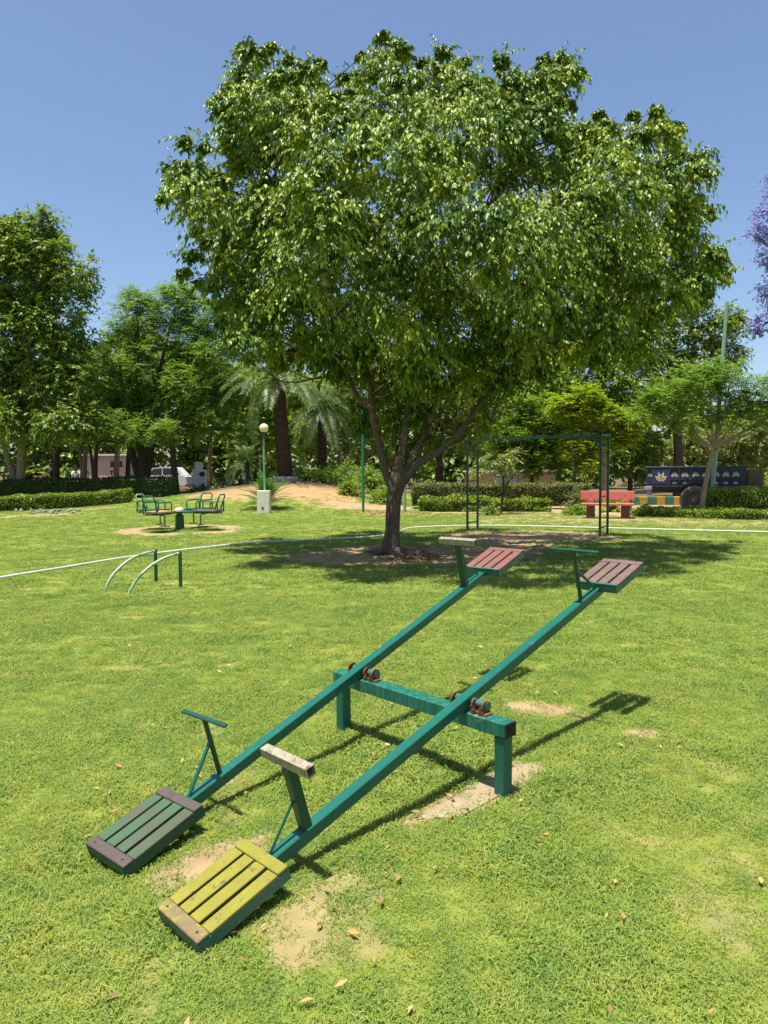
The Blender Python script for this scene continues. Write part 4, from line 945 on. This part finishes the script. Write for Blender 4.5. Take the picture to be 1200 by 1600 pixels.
# jacaranda
jt = tree('jacaranda_tree', 'violet blossoming tree at the right picture edge', 1290, 40, [(1285, 650), (1270, 560), (1265, 450)], .25, [(1215, 330, 42), (1240, 290, 40), (1222, 385, 46), (1180, 365, 20), (1215, 460, 34), (1200, 500, 24), (1260, 360, 60), (1285, 440, 70), (1180, 518, 16), (1260, 520, 50), (1205, 285, 18)], M['jaca'], M['bark_dark'], .34, .13, .6, 'broad', .1, .2, group=LG, crad=.75, ntw=10, nlf=7)
# ------------------------------------------------------------------ palms
def frond_mesh(name, L, nl, leaf, mat, arch, vee, rng):
    V = []; F = []; R_ = []
    ts = np.linspace(0, 1, 9); rp = np.stack([L*(ts-.12*arch*ts**2), np.zeros(9), L*(.30*ts-arch*.72*ts**2.2)], 1)
    sd = np.array([0, 1.0, 0]); w = np.linspace(.022, .004, 9)*L/3
    for i in range(9): V += [rp[i]-sd*w[i], rp[i]+sd*w[i], rp[i]+np.array([0, 0, w[i]])]
    for i in range(8):
        a = i*3; b = a+3
        F += [(a, a+2, b+2, b), (a+2, a+1, b+1, b+2), (a, b, b+1, a+1)]; R_ += [.3]*3
    for k in range(nl):
        t = .1+.9*(k/nl); p = np.array([np.interp(t, ts, rp[:, j]) for j in range(3)]); p2 = np.array([np.interp(min(1, t+.05), ts, rp[:, j]) for j in range(3)])
        d = nrm(p2-p+1e-6); ll = leaf*(.55+.9*math.sin(math.pi*min(1, t*.85+.12)))*rng.uniform(.85, 1.1)
        upv = nrm(np.cross(d, np.cross(np.array([0, 0, 1.0]), d))+1e-6)
        for s in (-1, 1):
            ax = nrm(d*.75+sd*s*1.0+upv*vee*rng.uniform(.5, 1.3)); tip = p+ax*ll+np.array([0, 0, -ll*.22]); mid = p+ax*ll*.5
            wv = nrm(np.cross(ax, upv))*leaf*.045; n = len(V); V += [p, mid-wv, tip, mid+wv]; F += [(n, n+1, n+2, n+3)]; R_.append(rng.uniform())
    me = bpy.data.meshes.new(name); me.from_pydata([tuple(v) for v in V], [], F)
    at = me.attributes.new('rnd', 'FLOAT', 'FACE'); at.data.foreach_set('value', np.array(R_, np.float32)); me.materials.append(mat); return me
def palm(name, label, base, Y, topy, r, L, nf, mat, leaf, z0=None, arch=1.0, spread=(-.55, 1.25), cat='palm tree', group=None, nl=46):
    bx = AT(base[0], 735, Y)[0]; z0 = TZ(bx, Y) if z0 is None else z0; tx, _, tz = AT(base[1], topy, Y)
    t = thing(name, label, cat, (bx, Y, z0), group)
    if tz-z0 > .4:
        m = MB(); n = 26; pts = []; rr = []
        for i in range(n):
            k = i/(n-1); pts.append([bx+(tx-bx)*k, Y, z0-.1+(tz-z0+.1)*k]); rr.append(r*(1.12 if i % 2 else .93)*(1.15-.2*k))
        m.tube(pts, rr, 14); tk = m.build('trunk', M['palmbark'], t)
        m = MB()                                    # old leaf bases
        for i in range(int(9*(tz-z0)/.35)):
            a_ = i*2.4; zz = z0+.3+(tz-z0-.3)*(i/(9*(tz-z0)/.35)); k = (zz-z0)/(tz-z0); e = np.array([math.cos(a_), math.sin(a_), 0]); c_ = np.array([bx+(tx-bx)*k, Y, zz])+e*r*(1.08-.2*k)
            m.box(c_, (.05, .14, .13), (nrm(e+zz_*.5), np.array([-e[1], e[0], 0]), nrm(zz_-e*.5)))
        m.build('leaf_bases', M['palmbark'], tk)
    kinds = [frond_mesh('frond', L, nl, leaf, mat, arch*q, .35, RNG) for q in (.75, 1.0, 1.25)]
    off = OFF[t.name]
    for i in range(nf):
        f = i/nf; el = spread[1]-(spread[1]-spread[0])*f+RNG.uniform(-.1, .1)
        o = bpy.data.objects.new('frond', kinds[i % 3]); link(o, t); o.location = (tx-off[0], 0, tz-off[2]+.1*(1-f)-.1)
        o.rotation_euler = (RNG.uniform(-.25, .25), -el, i*2.39996); s = RNG.uniform(.85, 1.1); o.scale = (s, s, s)
    return t
palm('date_palm', 'date palm with thick dark trunk on the sandy bank', (446, 434), 36.0, 592, .33, 3.3, 44, M['palmleaf'], .42, arch=1.0)
palm('date_palm', 'slimmer date palm between the thick palm and the green pole', (503, 503), 42.0, 640, .24, 2.9, 30, M['palmleaf'], .40, arch=1.1)
palm('small_palm', 'small pale palm left of the garden lamp', (388, 386), 37.5, 722, .09, 1.5, 24, M['palmleaf'], .32, arch=1.0, nl=30)
cy = AT(414, 800, 28.2)
palm('cycad_plant', 'sago cycad fanning out behind the lamp plinth', (415, 415), 28.2, 786, .16, 1.25, 40, M['cycad'], .22, z0=TZ(cy[0], 28.2), arch=.5, spread=(.0, 1.35), cat='cycad', nl=40)
m = MB(); pb = np.array([AT(446, 735, 36)[0], 36, 0]); pb[2] = TZ(pb[0], 36)
for i in range(9):
    a_ = math.pi+i*.39; e = np.array([math.cos(a_), math.sin(a_), 0]); m.box(pb+e*.52+zz_*.10, (.26, .24, .26), (e, (-e[1], e[0], 0), zz_), .05)
tag(m.build('stone_ring', plain('whitewashed_stone', (.42, .39, .36), (.32, .30, .28), 4)), 'ring of grey stones at the foot of the thick date palm', 'stones')

# ------------------------------------------------------------------ walls and shed beyond the trees
M['wallwhite'] = plain('white_wall', (.78, .76, .73), (.72, .70, .67), 1.0, .85, .1, 8, .2)
M['wallpink'] = plain('pink_wall', (.62, .42, .38), (.58, .40, .36), 1.0, .85, .1, 8, .2)
M['wallorange'] = plain('orange_wall', (.62, .38, .20), (.56, .36, .22), 1.0, .85, .1, 8, .2)
M['dark_open'] = plain('dark_opening', (.05, .045, .04))
wy = 60.0
wt = thing('boundary_wall', 'long white boundary wall behind the left trees', 'wall', (-24, wy, .45))
xa, xb = AT(66, 735, wy)[0], AT(205, 735, wy)[0]
m = MB(); m.box(((xa+xb)/2, wy, 1.75), (xb-xa, .3, 3.0)); m.build('masonry', M['wallwhite'], wt); m = MB(); m.box(((xa+xb)/2, wy, 3.29), (xb-xa+.1, .4, .07)); m.build('coping', M['wallwhite'], wt)
wy2 = 55.0; pk = thing('low_building', 'low pink building with dark window behind the left trees', 'building', (AT(165, 735, wy2)[0], wy2, .4))
xa, xb = AT(131, 735, wy2)[0], AT(205, 735, wy2)[0]; z1 = AT(165, 712, wy2)[2]
m = MB(); m.box(((xa+xb)/2, wy2+1.5, (z1+.3)/2), (xb-xa, 3, z1-.3)); m.build('wall', M['wallpink'], pk)
m = MB(); m.box(((xa+xb)/2, wy2+1.5, z1+.06), (xb-xa+.4, 3.4, .12)); m.build('roof_slab', M['wallwhite'], pk)
wx = AT(182, 735, wy2)[0]; m = MB(); m.box((wx, wy2-.01, z1-.7), (.9, .06, .5)); wdo = m.build('window', M['dark_open'], pk)
m = MB(); m.box((wx, wy2-.03, z1-.98), (1.0, .12, .06)); m.build('sill', M['wallpink'], wdo)
wy3 = 52.0; ob = thing('far_building', 'orange walled building strip beyond the hedge behind the frame', 'building', (AT(800, 735, wy3)[0], wy3, 0))
xa, xb = AT(735, 735, wy3)[0], AT(868, 735, wy3)[0]; m = MB(); m.box(((xa+xb)/2, wy3+2, .7), (xb-xa, 4, 1.5)); m.build('wall', M['wallorange'], ob)
m = MB(); m.box(((xa+xb)/2, wy3+2, 1.52), (xb-xa+.3, 4.3, .14)); m.build('roof_slab', M['wallwhite'], ob)
M['sheet'] = plain('grey_sheet_metal', (.20, .22, .25), (.16, .175, .20), 3, .5, .15, 30, .4)
shx = AT(793, 735, 38)[0]; sh = thing('metal_cabinet', 'grey sheet metal cabinet beyond the hedge behind the frame', 'cabinet', (shx, 38, 0))
m = MB(); m.box((shx, 38.5, .95), (1.25, .9, 1.9), None, .01); m.build('body', M['sheet'], sh); m = MB(); m.box((shx, 38.5, 1.95), (1.4, 1.05, .08), None, .01); m.build('roof', M['dark_open'], sh)
for q in (-.3, .3): m = MB(); m.box((shx+q, 38.04, .95), (.56, .03, 1.7), None, .008); dr = m.build('door', M['sheet'], sh); m = MB(); m.box((shx+q*.25, 38.015, 1.0), (.03, .03, .16)); m.build('handle', M['steel_dark'], dr)
# white direction board
sx_ = AT(312, 735, 42); zs = TZ(sx_[0], 42); sg = thing('direction_board', 'white board with black arrow on a stepped plinth beyond the hedge', 'sign', (sx_[0], 42, zs))
m = MB(); m.box((sx_[0]-.05, 42.15, zs+.65), (.8, .25, 1.3), None, .02); m.box((sx_[0]-.1, 42.15, zs+1.5), (.42, .22, .45), None, .02); m.build('plinth', M['wallwhite'], sg)
m = MB(); m.box((sx_[0]+.12, 41.98, zs+1.02), (.5, .05, .5), None, .01); bo = m.build('board', M['wallwhite'], sg)
m = MB(); ay = 41.95; ax_ = sx_[0]+.12; az = zs+1.02; m.prism([(ax_-.19, ay, az), (ax_-.06, ay, az+.15), (ax_-.06, ay, az+.13), (ax_+.19, ay, az+.13), (ax_+.19, ay, az-.13), (ax_-.06, ay, az-.13), (ax_-.06, ay, az-.15)], (0, -.006, 0)); m.build('arrow', M['dark_open'], bo)

# ------------------------------------------------------------------ car
M['carwhite'] = plain('white_car_paint', (.70, .70, .70), (.66, .66, .66), 1, .25, 0, 1, .5); M['glass'] = plain('car_glass', (.02, .025, .03), None, 1, .08, 0, 1, .6)
cx0 = AT(199, 735, 45)[0]; cy0 = 45.0; cz0 = TZ(cx0+2, 46); car = thing('parked_car', 'white hatchback parked behind the shaded hedge', 'car', (cx0+1.9, cy0+.8, cz0))
def CP(pts, y, z=cz0): return [np.array([cx0+a, y, z+b]) for a, b in pts]
body = [(0, .35), (0.02, .62), (.25, .80), (1.0, .92), (3.5, .95), (3.72, .85), (3.78, .40), (3.6, .28), (.2, .28)]
m = MB(); m.prism(CP(body, cy0+1.65), (0, -1.65, 0)); bo = m.build('body', M['carwhite'], car)
cab = [(.95, .90), (1.55, 1.42), (2.2, 1.50), (3.1, 1.46), (3.6, .93)]
m = MB(); m.prism(CP(cab, cy0+1.5), (0, -1.35, 0)); m.build('cabin', M['carwhite'], car)
for wpts in ([(1.2, .96), (1.62, 1.36), (2.15, 1.42), (2.15, .96)], [(2.22, .96), (2.22, 1.42), (2.95, 1.38), (3.3, .98)]):
    m = MB(); m.prism(CP(wpts, cy0+.149), (0, -.012, 0)); m.build('window', M['glass'], car)
for wx in (.72, 3.0):
    m = MB(); m.lathe(np.array([cx0+wx, cy0+.1, cz0+.3]), [(.18, 0), (.29, -.02), (.30, .04), (.30, .12), (.28, .15), (.18, .14)], 20, (0, -1, 0), False); w = m.build('wheel', M['tyre'], car, True)
    m = MB(); m.lathe(np.array([cx0+wx, cy0+.1, cz0+.3]), [(.18, .10), (.05, .13), (.001, .13)], 16, (0, -1, 0)); m.build('rim', M['rim'], w, True)
m = MB(); m.box((cx0+.06, cy0+.25, cz0+.68), (.14, .25, .10), None, .02); m.build('headlight', M['glass'], car)

# ------------------------------------------------------------------ people behind the hedge
M['skin'] = plain('brown_skin', (.20, .11, .07), (.18, .10, .06), 4, .6, 0); M['hair'] = plain('black_hair', (.012, .011, .010), None, 8, .6, .2)
M['cloth_dark'] = plain('charcoal_cloth', (.05, .05, .055), (.035, .035, .04), 6, .9, .3, 30); M['cloth_white'] = plain('white_cloth', (.60, .60, .57), (.52, .52, .50), 5, .9, .3, 20)
def skin_obj(name, J, E, mat, parent, root):
    off = OFF[parent.name] if parent.name in OFF else np.zeros(3); names = list(J); ix = {k: i for i, k in enumerate(names)}
    me = bpy.data.meshes.new(name); me.from_pydata([tuple(np.array(J[k][0])) for k in names], [(ix[a], ix[b]) for a, b in E], [])
    me.materials.append(mat); o = bpy.data.objects.new(name, me); link(o, parent); OFF[o.name] = off
    sm = o.modifiers.new('skin', 'SKIN'); ly = me.skin_vertices[0] if me.skin_vertices else None
    if ly is None:
        bpy.context.view_layer.objects.active = o
    for i, k in enumerate(names):
        r = J[k][1]; ly.data[i].radius = r if isinstance(r, tuple) else (r, r); ly.data[i].use_root = (k == root)
    sm.use_smooth_shade = True; sb_ = o.modifiers.new('sub', 'SUBSURF'); sb_.levels = 1; sb_.render_levels = 1
    return o
def person(label, px, Y, z, h, cloth, sit, face):
    x = AT(px, 735, Y)[0]; t = thing('person', label, 'person', (x, Y, z)); t.rotation_euler = (0, 0, face); s = h/1.72
    # local frame: faces -y
    if sit: hip = .48; kn = lambda q: (q*.1, -.42, .50); an = lambda q: (q*.1, -.42, .10)
    else: hip = .90; kn = lambda q: (q*.10, -.05-.06*q, .48); an = lambda q: (q*.10, .03+.10*q, .09)
    b = hip
    J = {'pel': ((0, 0, b), (.16, .11)), 'wai': ((0, -.01, b+.18), (.14, .10)), 'che': ((0, -.02, b+.40), (.17, .11)), 'nek': ((0, -.02, b+.54), (.055, .055)), 'hd1': ((0, -.04, b+.63), (.075, .085)), 'hd2': ((0, -.03, b+.76), (.07, .085))}
    E = [('pel', 'wai'), ('wai', 'che'), ('che', 'nek'), ('nek', 'hd1'), ('hd1', 'hd2')]
    for n_, q in (('l', 1), ('r', -1)):
        arm = [(q*.19, -.02, b+.46), (q*.24, -.10, b+.22), (q*.20, -.32, b+.10), (q*.18, -.40, b+.10)]
        if not sit and q == -1: arm = [(q*.19, -.02, b+.46), (q*.25, -.20, b+.25), (q*.26, -.45, b+.14), (q*.26, -.54, b+.12)]
        J.update({n_+'sh': (arm[0], .055), n_+'el': (arm[1], .045), n_+'wr': (arm[2], .03), n_+'ha': (arm[3], .035), n_+'hp': ((q*.1, 0, b-.03), .085), n_+'kn': (kn(q), .06), n_+'an': (an(q), .04), n_+'to': (tuple(np.array(an(q))+np.array([0, -.16, -.05])), .035)})
        E += [('che', n_+'sh'), (n_+'sh', n_+'el'), (n_+'el', n_+'wr'), (n_+'wr', n_+'ha'), ('pel', n_+'hp'), (n_+'hp', n_+'kn'), (n_+'kn', n_+'an'), (n_+'an', n_+'to')]
    J = {k: (tuple(np.array(v[0])*s), tuple(np.array(v[1])*s) if isinstance(v[1], tuple) else v[1]*s) for k, v in J.items()}
    OFF[t.name] = np.zeros(3)
    body = skin_obj('body', J, E, M['skin'], t, 'pel')
    keep = ['pel', 'wai', 'che', 'lsh', 'lel', 'rsh', 'rel', 'lhp', 'lkn', 'rhp', 'rkn', 'lan', 'ran']
    grow = lambda r: tuple(v+.022 for v in r) if isinstance(r, tuple) else r+.022
    skin_obj('clothes', {k: (J[k][0], grow(J[k][1])) for k in keep}, [e for e in E if e[0] in keep and e[1] in keep], cloth, t, 'pel')
    m = MB(); c = np.array(J['hd2'][0])+np.array([0, .012, .0]); m.lathe(c-np.array([0, 0, .03]), [(.092*s, 0), (.098*s, .05), (.085*s, .09), (.05*s, .12), (.001, .13)], 14); m.build('hair', M['hair'], t, True)
    m = MB(); hd = np.array(J['hd1'][0])
    for q in (-1, 1): m.lathe(hd+np.array([q*.03, -.082*s, .055*s]), [(.001, -.01), (.011, 0), (.001, .01)], 8)
    m.build('eyes', M['hair'], t); m = MB(); m.box(hd+np.array([0, -.09*s, .02*s]), (.022, .03, .04), None, .008); m.build('nose', M['skin'], t)
    m = MB(); m.box(hd+np.array([0, -.083*s, -.025*s]), (.045, .012, .012), None, .003); m.build('mouth', M['cloth_dark'], t)
    return t
pz = TZ(-20, 42)
person('person in dark clothes standing with an arm stretched to the left', 80, 42.0, pz, 1.72, M['cloth_dark'], False, -1.1)
person('person in white loose clothes standing behind the shaded hedge', 118, 42.0, pz, 1.52, M['cloth_white'], False, .5)
person('person in dark clothes sitting by the slim tree near the car', 174, 43.0, pz, 1.70, M['cloth_dark'], True, .3)
bx_ = AT(174, 735, 43.2)[0]; bn = thing('wooden_seat', 'plain dark seat under the sitting person behind the hedge', 'seat', (bx_, 43.2, pz))
m = MB(); m.box((bx_, 43.15, pz+.36), (.9, .36, .05), None, .01); m.build('seat', M['bark_dark'], bn)
for q in (-.35, .35): m = MB(); m.box((bx_+q, 43.15, pz+.16), (.06, .3, .34)); m.build('leg', M['bark_dark'], bn)

# ------------------------------------------------------------------ far wood (one mass)
def far_wood():
    cs = []; rs = []
    for px in np.arange(-260, 1500, 24):
        Y = RNG.uniform(56, 76); hgt = 615+22*math.sin(px*.021)+RNG.uniform(-18, 18)
        if px < 420: hgt -= 45
        if px > 1090: hgt += 45
        for py in np.arange(hgt, 752, 19):
            c = AT(px+RNG.uniform(-12, 12), py+RNG.uniform(-8, 8), Y)
            if c[2] > -.5: cs.append(c); rs.append(1.9)
    cs = np.array(cs); rs = np.array(rs)
    P = twig_leaves(cs, rs, nrm(np.tile(np.array([0, -1, .4]), (len(cs), 1))), 20, 8, .2, .62, .6, 'broad', .25)
    o = leaves('far_wood', *P[:5], M['leaf_mid'], None, P[5]); tag(o, 'far wood of mixed trees closing the view behind the park', 'wood', kind='stuff')
far_wood()

# ------------------------------------------------------------------ fallen leaves, rubble, stones
n = 260
yy = 1.9+14*RNG.uniform(0, 1, n)**1.6; xx = RNG.uniform(-1, 1, n)*(.6*yy+.5)
pos = np.stack([xx, yy, terrain(xx, yy)+RNG.uniform(.012, .035, n)], 1); k = RNG.uniform(0, 1, n)
nearpatch = [G(852, 1078), G(660, 1190), G(600, 1170), G(300, 1215), G(450, 1440), G(640, 880), G(750, 870), G(1000, 1160), G(720, 1290)]
for i in range(110):
    c = nearpatch[i % len(nearpatch)]; pos[i] = c+np.array([RNG.normal()*.2, RNG.normal()*.2, 0]); pos[i][2] = TZ(pos[i][0], pos[i][1])+.03
ax = rand_unit(n); ax[:, 2] *= .25; nor = np.tile([0, 0, 1.0], (n, 1))+RNG.normal(size=(n, 3))*.4
ln = RNG.uniform(.028, .058, n)
o = leaves('fallen_leaves', pos, ax, nor, ln, ln*.36, M['litter'], None, k); tag(o, 'dry fallen leaves scattered over the grass', 'leaves', kind='stuff')
def stones(name, label, pts, s0, s1, mat):
    m = MB()
    for p in pts:
        s = RNG.uniform(s0, s1); A = nrm(RNG.normal(size=3)); B = nrm(np.cross(A, RNG.normal(size=3))); C_ = np.cross(A, B)
        m.box((p[0], p[1], TZ(p[0], p[1])+s*.25), (s, s*.75, s*.6), (A, B, C_), s*.2)
    tag(m.build(name, mat), label, 'stones', kind='stuff')
M['brickbit'] = plain('brick_rubble', (.42, .22, .12), (.30, .16, .10), 8, .9, .4, 30)
stones('rubble', 'orange brick rubble and soil near the foot of the green pole', [G(600, 803)+np.array([RNG.normal()*.9, RNG.normal()*.3, 0]) for _ in range(60)], .05, .14, M['brickbit'])
stones('edge_stones', 'pale stones along the foot of the bright left hedge', [G(70+RNG.uniform(-45, 60), 801+RNG.uniform(-3, 3)) for _ in range(40)], .08, .2, plain('pale_stone', (.26, .24, .20), (.17, .16, .13), 6, .9, .3, 20))
